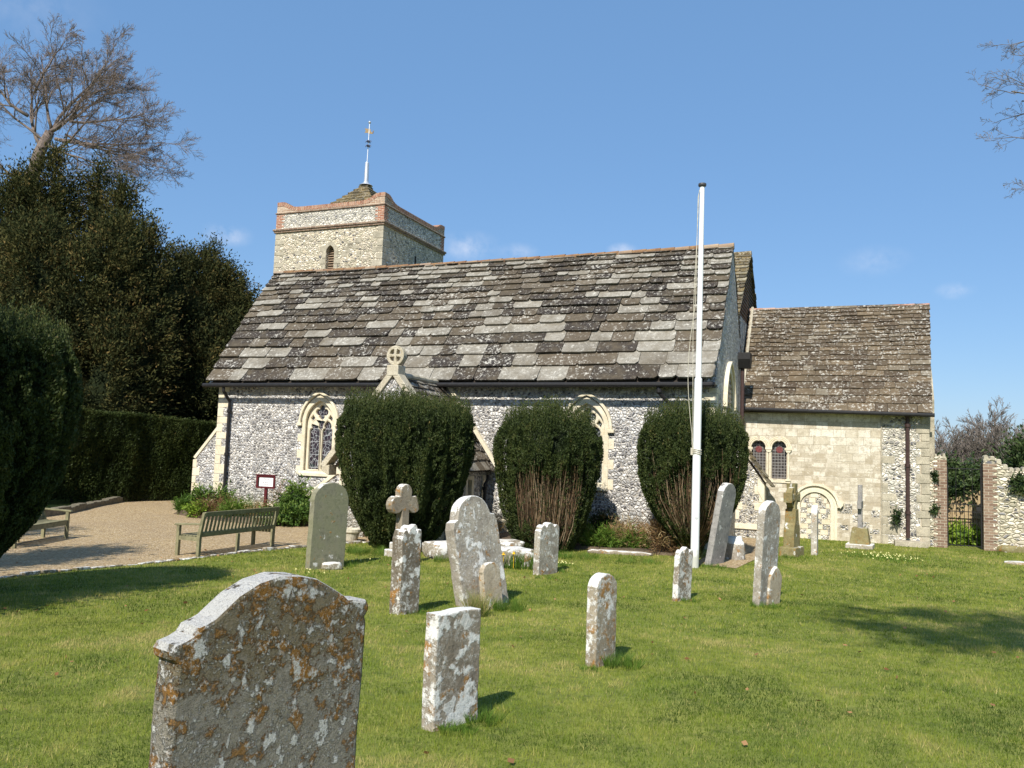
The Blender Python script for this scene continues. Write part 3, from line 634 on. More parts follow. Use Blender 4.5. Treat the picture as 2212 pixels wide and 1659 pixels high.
def nave_window(cx, kind):
    mb = MB()
    # moulded outer order, then the tracery set back in the opening
    ring = [arch_pts(cx, .635, 1.36, 2.96, 3.84, 10), arch_pts(cx, .50, 1.5, 2.98, 3.66, 10)]
    v, f = plate(ring, .375, .47, .022); mb.add(v, f)
    z = 1.38; i = 0
    while z < 2.85:
        h = rnd.uniform(.22, .3)
        if i % 2 == 0:
            for s in (-1, 1): mb.box(min(cx + s * .62, cx + s * .78), max(cx + s * .62, cx + s * .78), .393, .46, z, z + h, rnd.uniform(.4, .7))
        z += h + .006; i += 1
    mb.prism([(.34, 1.34), (.47, 1.34), (.47, 1.5), (.37, 1.47), (.34, 1.42)], 'x', cx - .64, cx + .64, .62)
    w = mb.build('window', ST, church)
    tr = MB(); v, f = plate([arch_pts(cx, .545, 1.49, 2.98, 3.72, 10), lancet(cx - .235, .19, 1.54, 2.66, 3.08), lancet(cx + .235, .19, 1.54, 2.66, 3.08), quatrefoil(cx, 3.31, .235),
                             [(cx - .36, 3.02), (cx - .25, 3.12), (cx - .32, 3.22), (cx - .40, 3.12)], [(cx + .36, 3.02), (cx + .40, 3.12), (cx + .32, 3.22), (cx + .25, 3.12)]], .5, .62, .03); tr.add(v, f)
    tr.build('tracery', ST, w)
    hm = MB(); L = arch_line(cx, .66, 2.96, 2.96, 3.88, 12); hm.sweep(L, -.075, 0.0, .31, .40, .6)
    for s in (-1, 1): hm.box(cx + s * .70 - .09, cx + s * .70 + .09, .30, .40, 2.88, 2.97, .6)
    hm.build('hood_mould', ST, w, bevel=.012)
    gl = MB(); gl.add([(cx - .54, .585, 1.49), (cx + .54, .585, 1.49), (cx + .54, .585, 3.0), (cx + .25, .585, 3.5), (cx, .585, 3.71), (cx - .25, .585, 3.5), (cx - .54, .585, 3.0)], [tuple(range(7))])
    gl.build('leaded_pane', MAT['pane_' + kind], w)
for cx, kind in WIN: nave_window(cx, kind)
def gutter_pipe():
    g = MB(); g.tube([(WX - .24, -.09, 4.10), (.0, -.09, 4.14)], .068, 10); g.build('gutter', MAT['iron'], church)
    def pipe(pts, r, brs, mat):
        p = MB(); p.tube(pts, r, 9); o = p.build('downpipe', mat, church)
        for (x, y, z) in brs: b = MB(); b.tube([(x, y, z - .045), (x, y, z + .045)], r * 1.45, 9); b.build('pipe_collar', mat, o)
    pipe([(-15.5, -.05, 4.12), (-15.5, -.04, 3.92), (-15.5, .28, 3.6), (-15.52, .30, 3.4), (-15.52, .30, .3)], .05, [(-15.52, .3, 3.3), (-15.52, .3, 1.9), (-15.52, .3, .8)], MAT['iron'])
    pipe([(-1.42, -.05, 4.12), (-1.42, -.05, 3.95), (-1.2, .1, 3.7), (-1.0, .28, 3.5), (-.96, .3, 3.2), (-.96, .3, .0)], .05, [(-1.4, -.05, 3.98), (-.96, .3, 2.4)], MAT['iron'])
    pipe([(4.66, 5.40, 3.72), (4.66, 5.40, .24)], .055, [(4.66, 5.4, 3.45), (4.66, 5.4, 2.3), (4.66, 5.4, .95)], MAT['pipe'])
    pipe([(.10, 4.72, 5.1), (.10, 4.72, -.05)], .06, [(.10, 4.72, 1.0), (.10, 4.72, 3.4)], MAT['pipe'])
    h = MB(); h.prism([(4.46, 5.52), (4.98, 5.52), (4.98, 5.32), (4.86, 5.06), (4.58, 5.06), (4.46, 5.32)], 'x', -.01, .34); h.build('rain_hopper', MAT['iron'], church)
    g = MB(); g.tube([(.0, 5.14, 3.86), (5.34, 5.14, 3.74)], .055, 10); g.build('gutter', MAT['iron'], church)
    pipe([(-6.22, .2, 1.62), (-6.22, .2, 1.5), (-6.27, .12, 1.36), (-6.27, .12, .0)], .045, [(-6.27, .12, 1.25)], MAT['iron'])
gutter_pipe()
def buttress():
    # west buttress
    b = MB(); P = [(-16.98, -.2), (WX + .0, -.2), (WX + .0, 2.75), (-16.07, 2.72), (-16.92, 1.8)]
    b.prism(P, 'y', .42, 1.15); o = b.build('buttress', MAT['flint'], church)
    d = MB(); d.prism([(-16.97, 1.76), (-16.88, 1.70), (-16.03, 2.66), (-16.03, 2.82)], 'y', .385, 1.19, .6)
    z = .4; i = 0
    while z < 1.6:
        h = rnd.uniform(.2, .28); w = .3 if i % 2 else .16; d.box(-16.99, -16.99 + w, .405, .6, z, z + h - .01, rnd.uniform(.35, .7)); z += h; i += 1
    d.prism([(-17.05, -.2), (-16.0, -.2), (-16.0, .42), (-16.98, .42), (-17.05, .34)], 'y', .36, 1.22, .5)
    d.build('dressed_stone', ST, o, bevel=.012)
    # east buttress with its tiled slope
    b = MB(); b.prism([(.0, -.2), (.80, -.2), (.80, 1.62), (.0, 2.74)], 'y', 4.25, 4.95); o = b.build('buttress', MAT['flint_panel'], church)
    d = MB(); z = .55; i = 0
    while z < 1.5:
        h = rnd.uniform(.2, .3); w = .28 if i % 2 else .15; d.box(.81 - w, .812, 4.236, 4.5, z, z + h - .01, rnd.uniform(.3, .7)); d.box(-.005, w * .7, 4.236, 4.5, z, z + h - .01, rnd.uniform(.3, .7)); z += h; i += 1
    d.box(-.01, .86, 4.2, 4.98, .28, .44, .6); d.prism([(.82, 1.55), (.62, 1.80), (.62, 1.4), (.82, 1.05)], 'y', 4.22, 4.5, .6)
    d.build('dressed_stone', ST, o, bevel=.01)
    slabs((1.0, 4.12, 1.5), (0, 1, 0), nrm((-.8, 0, 1.15)), nrm((1.15, 0, .8)), lambda u: (.0, .95), 1.45, [.34, .3, .28, .26, .25, .2], .45, 5, tones_brown).build('slab_coping', MAT['slab_moss'], o)
    # small raking buttress west of the porch
    b = MB(); b.prism([(-11.6, -.2), (-10.3, -.2), (-10.3, 1.55), (-10.62, 1.55), (-11.6, .85)], 'y', -.62, -.15); o = b.build('buttress', MAT['flint'], church)
    d = MB(); d.prism([(-11.68, .82), (-11.62, .76), (-10.62, 1.47), (-10.27, 1.47), (-10.27, 1.6), (-10.64, 1.6)], 'y', -.66, -.12, .6); d.box(-10.5, -10.28, -.64, -.4, -.1, 1.45, .6); d.build('dressed_stone', ST, o, bevel=.012)
buttress()
def porch():
    x0, x1, y0, y1 = -9.35, -6.36, -2.4, .39; ez = 1.72; rx, rz = -7.86, 4.17
    w = MB(); v, f = plate([[(x0, -.2), (x1, -.2), (x1, 2.1), (rx + .1, rz - .12), (rx - .1, rz - .12), (x0, 2.1)], arch_pts(rx, .7, -.19, 1.5, 2.35, 9)], y0, y0 + .35); w.add(v, f)
    w.box(x1 - .3, x1, y0 + .351, -.90, -.2, 1.9); w.box(x1 - .3, x1, -.46, y1, -.2, 1.9); w.box(x1 - .3, x1, -.9, -.46, -.2, .46); w.box(x1 - .3, x1, -.9, -.46, 1.56, 1.9)
    w.box(x0, x0 + .3, y0 + .351, y1, -.2, 1.9)
    wl = w.build('porch_wall', MAT['flint'], church)
    s = MB(); s.box(x1 - .1, x1 + .012, -.94, -.80, .44, 1.6, .7); s.box(x1 - .1, x1 + .012, -.56, -.42, .44, 1.6, .7); s.box(x1 - .1, x1 + .012, -.80, -.56, .40, .5, .7); s.box(x1 - .1, x1 + .012, -.80, -.56, 1.5, 1.6, .7)
    fr = s.build('slit_window', ST, church, bevel=.01); g = MB(); g.box(x1 - .16, x1 - .12, -.8, -.56, .5, 1.5); g.build('leaded_pane', MAT['pane_grid'], fr)
    q = MB(); q.box(x1 - .2, x1 + .01, y0 - .01, y0 + .3, .0, 1.75, .6); q.box(x0 - .01, x0 + .2, y0 - .01, y0 + .3, .0, 1.75, .6); q.box(x1 - .12, x1 + .012, .1, .385, .0, 1.62, .6); q.build('quoin', ST, wl, bevel=.01)
    d = MB(); v, f = plate([arch_pts(rx, .68, -.15, 1.5, 2.32, 9)], y0 + .2, y0 + .26); d.add(v, f); dr = d.build('porch_door', MAT['wood_dark'], church)
    h = MB(); h.tube([(rx + .5, y0 + .19, 1.0), (rx + .5, y0 + .19, 1.12)], .02, 8); h.build('handle', MAT['iron'], dr)
    dk = MB(); dk.prism([(x0 - .2, ez), (x1 + .2, ez), (rx, rz - .05)], 'y', y0 + .36, y1); dk.build('porch_deck', MAT['wood_dark'], church)
    L = math.hypot(1.75, rz - ez); ga = [.34, .31, .29, .27, .25, .23, .22, .21, .2, .19, .18, .18, .18, .18]
    U = nrm((-1.75, 0, rz - ez)); N = nrm((rz - ez, 0, 1.75))
    rf = slabs((rx + 1.75, y0 + .2, ez), (0, 1, 0), U, N, lambda u: (0, y1 - y0 - .22), L, ga, .5, 21, tones_nave).build('porch_roof', MAT['slab'], church)
    U = nrm((1.75, 0, rz - ez)); N = nrm((-(rz - ez), 0, 1.75))
    slabs((rx - 1.75, y0 + .2, ez), (0, 1, 0), U, N, lambda u: (0, y1 - y0 - .22), L, ga, .5, 22, tones_nave).build('west_slope', MAT['slab'], rf)
    ridge_tiles(MB(), (rx, y0 + .2, rz + .03), (rx, .0, rz + .03), .08, 6, None).build('ridge_tiles', MAT['rubble'], rf)
    # coping on the gable, kneelers, mortar fillets against the nave
    cp = MB(); rk = [(x0 - .52, 1.72), (rx, rz + .08), (x1 + .52, 1.72)]
    cp.sweep([rk[0], rk[1]], -.06, .10, y0 - .06, y0 + .3, .62); cp.sweep([rk[1], rk[2]], -.06, .10, y0 - .06, y0 + .3, .62)
    cp.box(rx - .17, rx + .17, y0 - .07, y0 + .31, rz - .02, rz + .26, .62)
    for s in (-1, 1): cp.prism([(rx + s * 1.8, 1.78), (rx + s * 2.05, 1.72), (rx + s * 2.02, 1.6), (rx + s * 1.8, 1.5)], 'y', y0 - .06, y0 + .3, .5)
    cp.build('gable_coping', MAT['weathered'], church, bevel=.015)
    fl = MB(); fl.sweep([(rx + .1, rz + .10), (x1 + .32, ez + .12)], -.02, .085, .30, .41, .55); fl.sweep([(x0 - .32, ez + .12), (rx - .1, rz + .10)], -.02, .085, .30, .41, .55); fl.build('mortar_fillet', ST, church)
    # wheel-head finial
    c = MB(); cz = rz + .52
    ring = [(rx + .26 * math.cos(a * math.pi / 14), cz + .26 * math.sin(a * math.pi / 14)) for a in range(28)]
    hs = []
    for k in range(4):
        a0 = math.pi / 4 + k * math.pi / 2
        hs.append([(rx + r * math.cos(a0 + da), cz + r * math.sin(a0 + da)) for r, da in ((.045, 0), (.10, -.42), (.175, -.5), (.185, 0), (.175, .5), (.10, .42))])
    v, f = plate([ring] + hs, y0 + .03, y0 + .21, .015); c.add(v, f); c.box(rx - .065, rx + .065, y0 + .04, y0 + .2, rz + .2, cz - .22, .6)
    c.build('gable_cross', MAT['weathered'], church)
porch()
def east_window():
    w = MB(); v, f = plate([arch_pts(2.45, .86, 1.9, 3.75, 4.9, 10), arch_pts(2.45, .72, 2.05, 3.75, 4.7, 10)], 0, .06)
    w.add([(.05 - y, x, z) for x, y, z in v], f); w = w.build('window', ST, church)
    h = MB(); h.sweep(arch_line(2.45, .88, 3.7, 3.75, 4.94, 12), -.07, 0, -.01, .10, .6, axis='x'); h.build('hood_mould', ST, w)
    g = MB(); v, f = plate([arch_pts(2.45, .73, 2.0, 3.75, 4.72, 10)], 0, .012); g.add([(.012 - y, x, z) for x, y, z in v], f); g.build('leaded_pane', MAT['pane_lattice'], w)
east_window()
# --- rear body: steep gable with hung tiles behind the nave
def rear_body():
    ax, az, sl_ = 8.25, 9.42, .82; xe = -.12; yS = 4.9; yN = 11.6
    w = MB(); w.box(-13.7, xe - .3, 6.25, 6.6, -.2, az - (ax - 6.3) * sl_ - .12); w.box(-13.7, xe - .3, 11.0, 11.4, -.2, az - (11.4 - ax) * sl_ - .1); w.box(xe - .32, xe - .02, 5.9, 10.9, -.2, 6.9)
    w.build('rear_wall', MAT['flint'], church)
    dk = MB(); dk.prism([(yS, az - (ax - yS) * sl_ - .06), (ax, az - .06), (yN, az - (yN - ax) * sl_ - .06)], 'x', -13.7, xe - .1); dk.build('roof_deck', MAT['wood_dark'], church)
    g = MB(); rows = 24
    for i in range(rows):       # hung tiles of the gable, one row above another
        z0 = 6.4 + i * .13; hw = max(.05, (az - z0 - .05) / sl_)
        y = ax - hw
        while y < ax + hw - .02:
            y2 = min(y + .17, ax + hw); g.add([(xe - .02, y, z0), (xe - .02, y2 - .006, z0), (xe - .055, y2 - .006, z0 + .15), (xe - .055, y, z0 + .15), (xe - .10, y, z0), (xe - .10, y2 - .006, z0), (xe - .10, y2 - .006, z0 + .15), (xe - .10, y, z0 + .15)], [(0, 1, 2, 3), (0, 4, 5, 1), (3, 2, 6, 7), (0, 3, 7, 4), (1, 5, 6, 2)], rnd.uniform(.0, .8)); y += .17
    g.build('tile_hanging', MAT['tile_hung'], church)
    L = (ax - yS) / math.cos(math.atan(sl_)); ga = [.26] * 6 + [.23] * 30
    U = nrm((0, 1, sl_)); N = nrm((0, -sl_, 1)); rf = slabs((0, yS, az - (ax - yS) * sl_), (1, 0, 0), U, N, lambda u: (-13.7, xe + .06), L, ga, .4, 31, tones_brown).build('rear_roof', MAT['slab_moss'], church)
    U = nrm((0, -1, sl_)); N = nrm((0, sl_, 1)); slabs((0, yN, az - (yN - ax) * sl_), (1, 0, 0), U, N, lambda u: (-13.7, xe + .06), L, ga, .4, 32, tones_brown).build('north_slope', MAT['slab_moss'], rf)
    ridge_tiles(MB(), (-13.6, ax, az + .02), (xe + .06, ax, az + .02), .1, 30, None).build('ridge_tiles', MAT['slab_moss'], rf)
rear_body()
# --- chancel
def chancel():
    cy, ez, ry, rz = 5.5, 3.80, 8.35, 7.47; xe0, xe1 = 5.22, 5.42
    w = MB(); wins = (.51, 1.12)
    v, f = plate([[(-.1, -.2), (xe0, -.2), (xe0, 4.0), (-.1, 4.0)]] + [arch_pts(c, .215, 1.76, 2.68, 2.9, 8, False) for c in wins], cy, cy + .4); w.add(v, f)
    w.prism([(cy + .41, -.2), (11.2, -.2), (11.2, 3.8), (ry, rz - .1), (cy + .41, 3.9)], 'x', xe0 - .35, xe0); wl = w.build('chancel_wall', MAT['ashlar'], church)
    fp = MB(); fp.box(3.99, 4.98, cy - .018, cy + .05, .0, 3.74); fl = fp.build('flint_facing', MAT['flint_pale'], church)
    q = MB(); q.box(3.955, 3.985, cy - .05, cy + .05, -.1, 3.66, .45); z = .0; i = 0
    while z < 3.6:
        h = rnd.uniform(.2, .34); wd = .34 if i % 2 else .2; q.box(xe0 - wd, xe0 + .015, cy - .03, cy + .3, z, z + h - .012, rnd.uniform(.2, .55))
        if rnd.random() < .55: q.box(3.99, 3.99 + rnd.uniform(.15, .5), cy - .026, cy + .04, z, z + h - .02, rnd.uniform(.25, .6))
        z += h; i += 1
    q.box(3.99, 4.4, cy - .027, cy + .04, .95, 1.12, .3); q.box(4.3, 5.15, cy - .5, cy - .02, -.02, .16, .2)
    q.build('quoin', MAT['rubble'], fl, bevel=.012)
    # small flint squares let into the lower ashlar
    for (x, z, ww, hh) in ((2.86, .82, .32, .2), (3.2, .58, .24, .26), (3.45, .44, .2, .16), (2.84, .34, .24, .14), (3.14, .14, .3, .16), (3.7, .76, .22, .2), (3.66, .28, .26, .14), (1.42, .86, .16, .18), (1.36, .40, .24, .16), (1.5, .16, .16, .16), (3.52, .1, .2, .14), (2.98, .98, .2, .12)):
        sq = MB(); sq.box(x, x + ww, cy - .004, cy + .03, z, z + hh); sq.build('flint_panel', MAT['flint_panel'], wl)
    # paired round-headed windows with shafts
    m = MB(); m.box(.2, 1.45, cy - .03, cy + .05, 1.64, 1.705, .6); wn = m.build('window', ST, church)
    for c in wins:
        for k, (r, y) in enumerate(((.235, .055), (.285, .03), (.33, .0))):
            L = arch_line(c, r, 2.68, 2.68, 2.68 + r + .02, 12, False); m = MB(); m.tube([(x, cy - .035 + k * .012, z) for x, z in L], .026 if k < 2 else .022, 7, .65); m.build('arch_moulding', ST, wn)
    for x in (.245, .815, 1.385):
        m = MB()
        for dx in ((-.04, .04) if x == .815 else (0,)): m.tube([(x + dx, cy - .02, 1.74), (x + dx, cy - .02, 2.58)], .037, 9, .6)
        m.box(x - .10, x + .10, cy - .085, cy + .03, 2.64, 2.70, .65); m.prism([(x - .05, 2.56), (x + .05, 2.56), (x + .09, 2.64), (x - .09, 2.64)], 'y', cy - .07, cy + .03, .6); m.box(x - .075, x + .075, cy - .06, cy + .03, 1.70, 1.76, .5); m.build('column', ST, wn)
    g = MB(); g.box(.27, .75, cy + .12, cy + .13, 1.74, 2.95); pn = [g.build('leaded_pane', MAT['pane_grid'], wn)]; g = MB(); g.box(.88, 1.36, cy + .12, cy + .13, 1.74, 2.95); g.build('leaded_pane', MAT['pane_grid'], wn)
    for c in wins: r = MB(); r.prism([(c + .10 * math.cos(a * math.pi / 9), 2.64 + .10 * math.sin(a * math.pi / 9)) for a in range(18)], 'y', cy + .108, cy + .122); r.build('red_roundel', MAT['roundel'], wn)
    # blocked round-arched doorway
    d = MB(); c = 2.16
    d.sweep(arch_line(c, .43, -.1, .98, 1.41, 12, False), -.10, 0.0, cy - .06, cy + .03, .6); d.sweep(arch_line(c, .535, -.1, .98, 1.51, 12, False), -.08, -.0, cy - .035, cy + .03, .7)
    d.sweep(arch_line(c, .62, .98, .98, 1.60, 12, False)[:], -.07, 0.0, cy - .10, cy + .03, .55); d.prism([(c + .58, 1.2), (c + .80, 1.16), (c + .78, 1.06), (c + .7, .96), (c + .62, 1.06)], 'y', cy - .11, cy, .6)
    dw = d.build('blocked_doorway', ST, church)
    a = MB(); b = MB(); z = 0.0; i = 0
    while z < 1.3:
        h = .155; x = c - .42; k = 0; lim = .42 if z < .9 else math.sqrt(max(.02, .42 ** 2 - (z + h - .98) ** 2)) if z + h > .98 else .42
        x = c - lim
        while x < c + lim - .02:
            ww = min(rnd.uniform(.15, .24), c + lim - x); (a if (i + k) % 2 else b).box(x + .008, x + ww - .008, cy - .012, cy + .02, z + .008, z + h - .008, rnd.uniform(.4, .8)); x += ww; k += 1
        z += h; i += 1
    a.build('flint_block', MAT['flint_panel'], dw); b.build('stone_block', ST, dw)
    dk = MB(); dk.prism([(5.22, ez - .03), (ry, rz - .09), (11.4, ez - .03)], 'x', -.1, xe0 - .02); dk.build('roof_deck', MAT['wood_dark'], church)
    L = math.hypot(ry - 5.2, rz - ez); U = nrm((0, ry - 5.2, rz - ez)); N = nrm((0, -(rz - ez), ry - 5.2)); ga = [.36, .32, .30, .28, .265, .25, .24, .23, .22, .21, .2, .19, .19, .18, .18, .18, .18, .18, .18, .18, .18, .18]
    rf = slabs((0, 5.2, ez), (1, 0, 0), U, N, lambda u: (-.08, xe0 + .06 + (xe1 - xe0) * u / L), L, ga, .5, 41, lambda r, rs: tones_brown(r, rs) * .86, .035, .02, .045, .026).build('chancel_roof', MAT['slab_chancel'], church)
    U = nrm((0, -(11.5 - ry), rz - ez)); N = nrm((0, rz - ez, 11.5 - ry)); slabs((0, 11.5, ez), (1, 0, 0), U, N, lambda u: (-.08, xe0 + .06), L, ga, .5, 42, tones_brown).build('north_slope', MAT['slab_chancel'], rf)
    ridge_tiles(MB(), (-.12, ry, rz + .02), (xe1 + .06, ry, rz - .01), .066, 13, None, .05).build('ridge_tiles', MAT['ridge_red'], rf)
    fl = MB(); fl.tube([(.0, 5.2, 3.92), (-.02, ry, rz + .1)], .05, 6, .6); fl.build('mortar_fillet', MAT['rubble'], rf)
    cp = MB(); cp.prism([(cy + .2, 2.4), (cy + 1.2, 2.4), (cy + 1.2, 5.3), (cy + .75, 4.9), (cy + .2, 4.2)], 'x', xe0 + .002, xe0 + .16, .3); cp.build('east_coping', MAT['rubble'], church)
chancel()
# --- tower
def tower():
    x0, x1, y0, y1 = -19.0, -13.83, 6.4, 11.57; H = 11.02
    w = MB(); lx = -16.255
    v, f = plate([[(x0, -.2), (x1, -.2), (x1, H), (x0, H)], arch_pts(lx, .19, 8.7, 10.05, 10.33, 7)], y0, y0 + .6); w.add(v, f)
    w.box(x1 - .6, x1, y0 + .601, y1, -.2, H); w.box(x0, x0 + .6, y0 + .601, y1, -.2, H); w.box(x0 + .601, x1 - .601, y1 - .6, y1, -.2, H)
    tw = w.build('tower_wall', MAT['flint_tower'], church)
    q = MB()
    for (cx, sx) in ((x0, 1), (x1, -1)):
        z = 8.2; i = 0
        while z < H - .15:
            h = rnd.uniform(.2, .32); a = (.46, .28) if i % 2 else (.26, .5); hh = min(h, H - z) - .012
            q.box(*(sorted((cx - sx * .012, cx + sx * a[0]))), y0 - .012, y0 + a[1], z, z + hh - .02, rnd.uniform(.0, .75)); z += h; i += 1
        q.build('quoin', MAT['rubble'], tw, bevel=.012); q = MB()
    for _ in range(26):
        x = rnd.uniform(x0 + .5, x1 - .8); z = rnd.uniform(8.8, 10.8); ww = rnd.uniform(.15, .36)
        if abs(x + ww / 2 - lx) > .5: q.box(x, x + ww, y0 - .008, y0 + .1, z, z + rnd.uniform(.12, .22), rnd.uniform(.1, .6)); q.build('stone_block', MAT['rubble'], tw, bevel=.012); q = MB()
    s = MB()
    for a in (-1, 1):
        z = 8.8; i = 0
        while z < 10.1:
            h = rnd.uniform(.22, .34); ww = .3 if i % 2 else .18; xx = sorted((lx + a * .2, lx + a * (.2 + ww))); s.box(xx[0], xx[1], y0 - .02, y0 + .2, z, z + h - .012, rnd.uniform(.1, .5)); z += h; i += 1
    s.sweep(arch_line(lx, .2, 10.02, 10.02, 10.33, 6), -.16, 0.0, y0 - .025, y0 + .15, .4); lw = s.build('belfry_window', MAT['rubble'], church, bevel=.01)
    l = MB()
    for i in range(16):
        z = 8.75 + i * .1; l.prism([(y0 + .16, z), (y0 + .18, z - .02), (y0 + .34, z + .10), (y0 + .32, z + .12)], 'x', lx - .2, lx + .2)
    l.build('louvre', MAT['louvre'], lw); k = MB(); k.box(lx - .24, lx + .24, y0 + .4, y0 + .42, 8.6, 10.4); k.build('louvre_backing', MAT['wood_dark'], lw)
    sl2 = MB(); sl2.box(x1 - .04, x1 + .015, 8.98, 9.10, 10.0, 10.36); sl2.build('slit_shade', MAT['wood_dark'], church)  # solid dark block stands in for the shade inside the slit
    # parapet: brick string, flint band, brick string, brick coping swept up at the corners
    def ring(mb, z0, z1, o, t=.5, th=.35):
        mb.box(x0 - o, x1 + o, y0 - o, y0 + th, z0, z1, t); mb.box(x0 - o, x1 + o, y1 - th, y1 + o, z0, z1, t); mb.box(x0 - o, x0 + th, y0 + th, y1 - th, z0, z1, t); mb.box(x1 - th, x1 + o, y0 + th, y1 - th, z0, z1, t)
    st = MB(); ring(st, 11.0, 11.075, .06); ring(st, 11.076, 11.16, .10); ring(st, 11.80, 11.86, .045); so_ = st.build('string_course', MAT['brick_old'], church, bevel=.012)
    pf = MB(); ring(pf, 11.161, 11.799, -.0); pf.build('parapet', MAT['flint_pale'], church)
    bq = MB()
    for cx in (x0, x1):
        for cyy in (y0, y1):
            for i in range(8):
                a = (.40, .24) if i % 2 else (.28, .34); sx = 1 if cx == x0 else -1; sy = 1 if cyy == y0 else -1
                bq.box(*sorted((cx - sx * .008, cx + sx * a[0])), *sorted((cyy - sy * .008, cyy + sy * a[1])), 11.165 + i * .079, 11.165 + (i + 1) * .079 - .002)
            bq.build('brick_quoin', MAT['brick'], so_); bq = MB()
    cpg = MB()
    def prof(L):
        c = [(0, .44), (.26, .44), (.40, .42), (.52, .36), (.64, .28), (.80, .22), (.98, .19), (1.3, .18)]
        return [(s_, h) for s_, h in c] + [(L - s_, h) for s_, h in c[::-1]]
    W = x1 - x0
    top = prof(W); cpg.prism([(x0, 11.861), (x1, 11.861)] + [(x0 + s_, 11.86 + h) for s_, h in top[::-1]], 'y', y0, y0 + .34); cpg.prism([(x0, 11.861), (x1, 11.861)] + [(x0 + s_, 11.86 + h) for s_, h in top[::-1]], 'y', y1 - .34, y1)
    cpg.prism([(y0 + .341, 11.861), (y1 - .341, 11.861)] + [(y0 + s_, 11.86 + h) for s_, h in top[::-1] if .341 < s_ < W - .341], 'x', x1 - .34, x1); cpg.prism([(y0 + .341, 11.861), (y1 - .341, 11.861)] + [(y0 + s_, 11.86 + h) for s_, h in top[::-1] if .341 < s_ < W - .341], 'x', x0, x0 + .34)
    cpg.build('brick_coping', MAT['brick_pale'], church)
    se = MB()            # soldier bricks on the edge of the coping
    def soldiers(f, L):
        n = int(L / .085)
        P = prof(L); xs = [p[0] for p in P]; hs = [p[1] for p in P]
        for i in range(n):
            s_ = (i + .5) * L / n; h = np.interp(s_, xs, hs); d = (np.interp(s_ + .02, xs, hs) - np.interp(s_ - .02, xs, hs)) / .04; f(s_, h, d, rnd.uniform(.2, .8))
    def sold(ax_):
        def f(s_, h, d, t):
            n_ = nrm((-d, 1)); tg = nrm((1, d)); c0 = np.array([s_, h]); pts = [c0 - tg * .036 - n_ * .15, c0 + tg * .036 - n_ * .15, c0 + tg * .036 + n_ * .012, c0 - tg * .036 + n_ * .012]
            if ax_ == 'y': se.prism([(x0 + p[0], 11.86 + p[1]) for p in pts], 'y', y0 - .014, y0 + .36, t)
            else: se.prism([(y0 + p[0], 11.86 + p[1]) for p in pts], 'x', x1 - .34, x1 + .014, t)
        return f
    soldiers(sold('y'), W); soldiers(sold('x'), W)
    t = NT('soldier_brick'); n = t.noise(t.obj(), 16, 4); MATS = t.fin(t.mix(t.ramp(n, [(.42, .5), (.6, 0.0)]), t.ramp(t.tone(), [(.2, (.24, .085, .045)), (.5, (.36, .15, .085)), (.8, (.44, .24, .15))]), (.45, .40, .32)), t.bump(n, .4, .02))
    se.build('soldier_course', MATS, so_)
    # low pyramid cap of slab courses
    cp = MB(); cx, cy = (x0 + x1) / 2, (y0 + y1) / 2; n = 9; base = 1.5; z = 11.7
    for i in range(n):
        f0, f1 = i / n, (i + 1) / n; r0_ = base * (1 - f0) ** 1.08 + .09; r1_ = base * (1 - f1) ** 1.12 + .05; z0 = 12.12 + 1.6 * f0; z1 = 12.12 + 1.6 * f1 - .03
        for k in range(4):
            a = k * math.pi / 2; ca, sa = math.cos(a), math.sin(a); m = max(1, int(2 * r0_ / .42))
            for j in range(m):
                l0, l1 = -1 + 2 * j / m + .006, -1 + 2 * (j + 1) / m - .006; zz = rnd.uniform(-.012, .012)
                v = [(r0_, l0 * r0_, z0 + zz), (r0_, l1 * r0_, z0 + zz), (r1_, l1 * r1_, z1 + zz), (r1_, l0 * r1_, z1 + zz), (r0_ - .02, l0 * r0_, z0 - .07 + zz), (r0_ - .02, l1 * r0_, z0 - .07 + zz)]
                cp.add([(cx + x * ca - y * sa, cy + x * sa + y * ca, zz_) for x, y, zz_ in v], [(0, 1, 2, 3), (0, 4, 5, 1)], rnd.uniform(.1, .75))
    cp.prism([(cx - 1.5, cy - 1.5), (cx + 1.5, cy - 1.5), (cx + 1.5, cy + 1.5), (cx - 1.5, cy + 1.5)], 'z', 11.0, 12.1); cp.build('tower_roof', MAT['slab_moss'], church)
    # weathervane
    vz = 13.68; vn_ = MB(); vn_.lathe([(.30, -.06), (.14, .05), (.10, .12), (.085, .95), (.075, .98)], (cx, cy, vz), 12); wv = vn_.build('weathervane', MAT['lead'], church, smooth=False)
    r = MB(); r.tube([(cx, cy, vz + .95), (cx + .03, cy, vz + 2.75)], .022, 8); r.lathe([(.005, -.065), (.04, -.05), (.065, 0), (.04, .05), (.005, .065)], (cx + .03, cy, vz + 2.78), 12)
    r.build('rod', MAT['lead'], wv)
    kk = MB()
    for zz in (vz + 1.72, vz + 1.92):
        kk.lathe([(.03, -.05), (.07, -.02), (.04, .0), (.075, .03), (.03, .06)], (cx + .016, cy, zz), 10)
        for a in range(4): kk.tube([(cx + .016, cy, zz), (cx + .016 + .12 * math.cos(a * 1.57), cy + .12 * math.sin(a * 1.57), zz + .03), (cx + .016 + .14 * math.cos(a * 1.57), cy + .14 * math.sin(a * 1.57), zz - .03)], .018, 6)
    kk.build('scroll_collar', m_plain('blue_grey_iron', (.12, .15, .24), .5), wv)
    p = MB(); ba = [(-.36, .16), (-.2, .11), (-.05, .07), (.06, .03), (.1, -.08), (.22, -.16), (.34, -.19), (.31, -.12), (.36, -.11), (.3, -.24), (.06, -.19), (-.12, -.10), (-.36, -.04), (-.27, .04)]
    v, f = plate([ba], -.008, .008); p.add([(cx + .03 + x * .86 + y, cy - x * .35 + y, z + vz + 2.44) for x, y, z in v], f); p.build('vane', MAT['gilt'], wv)
tower()

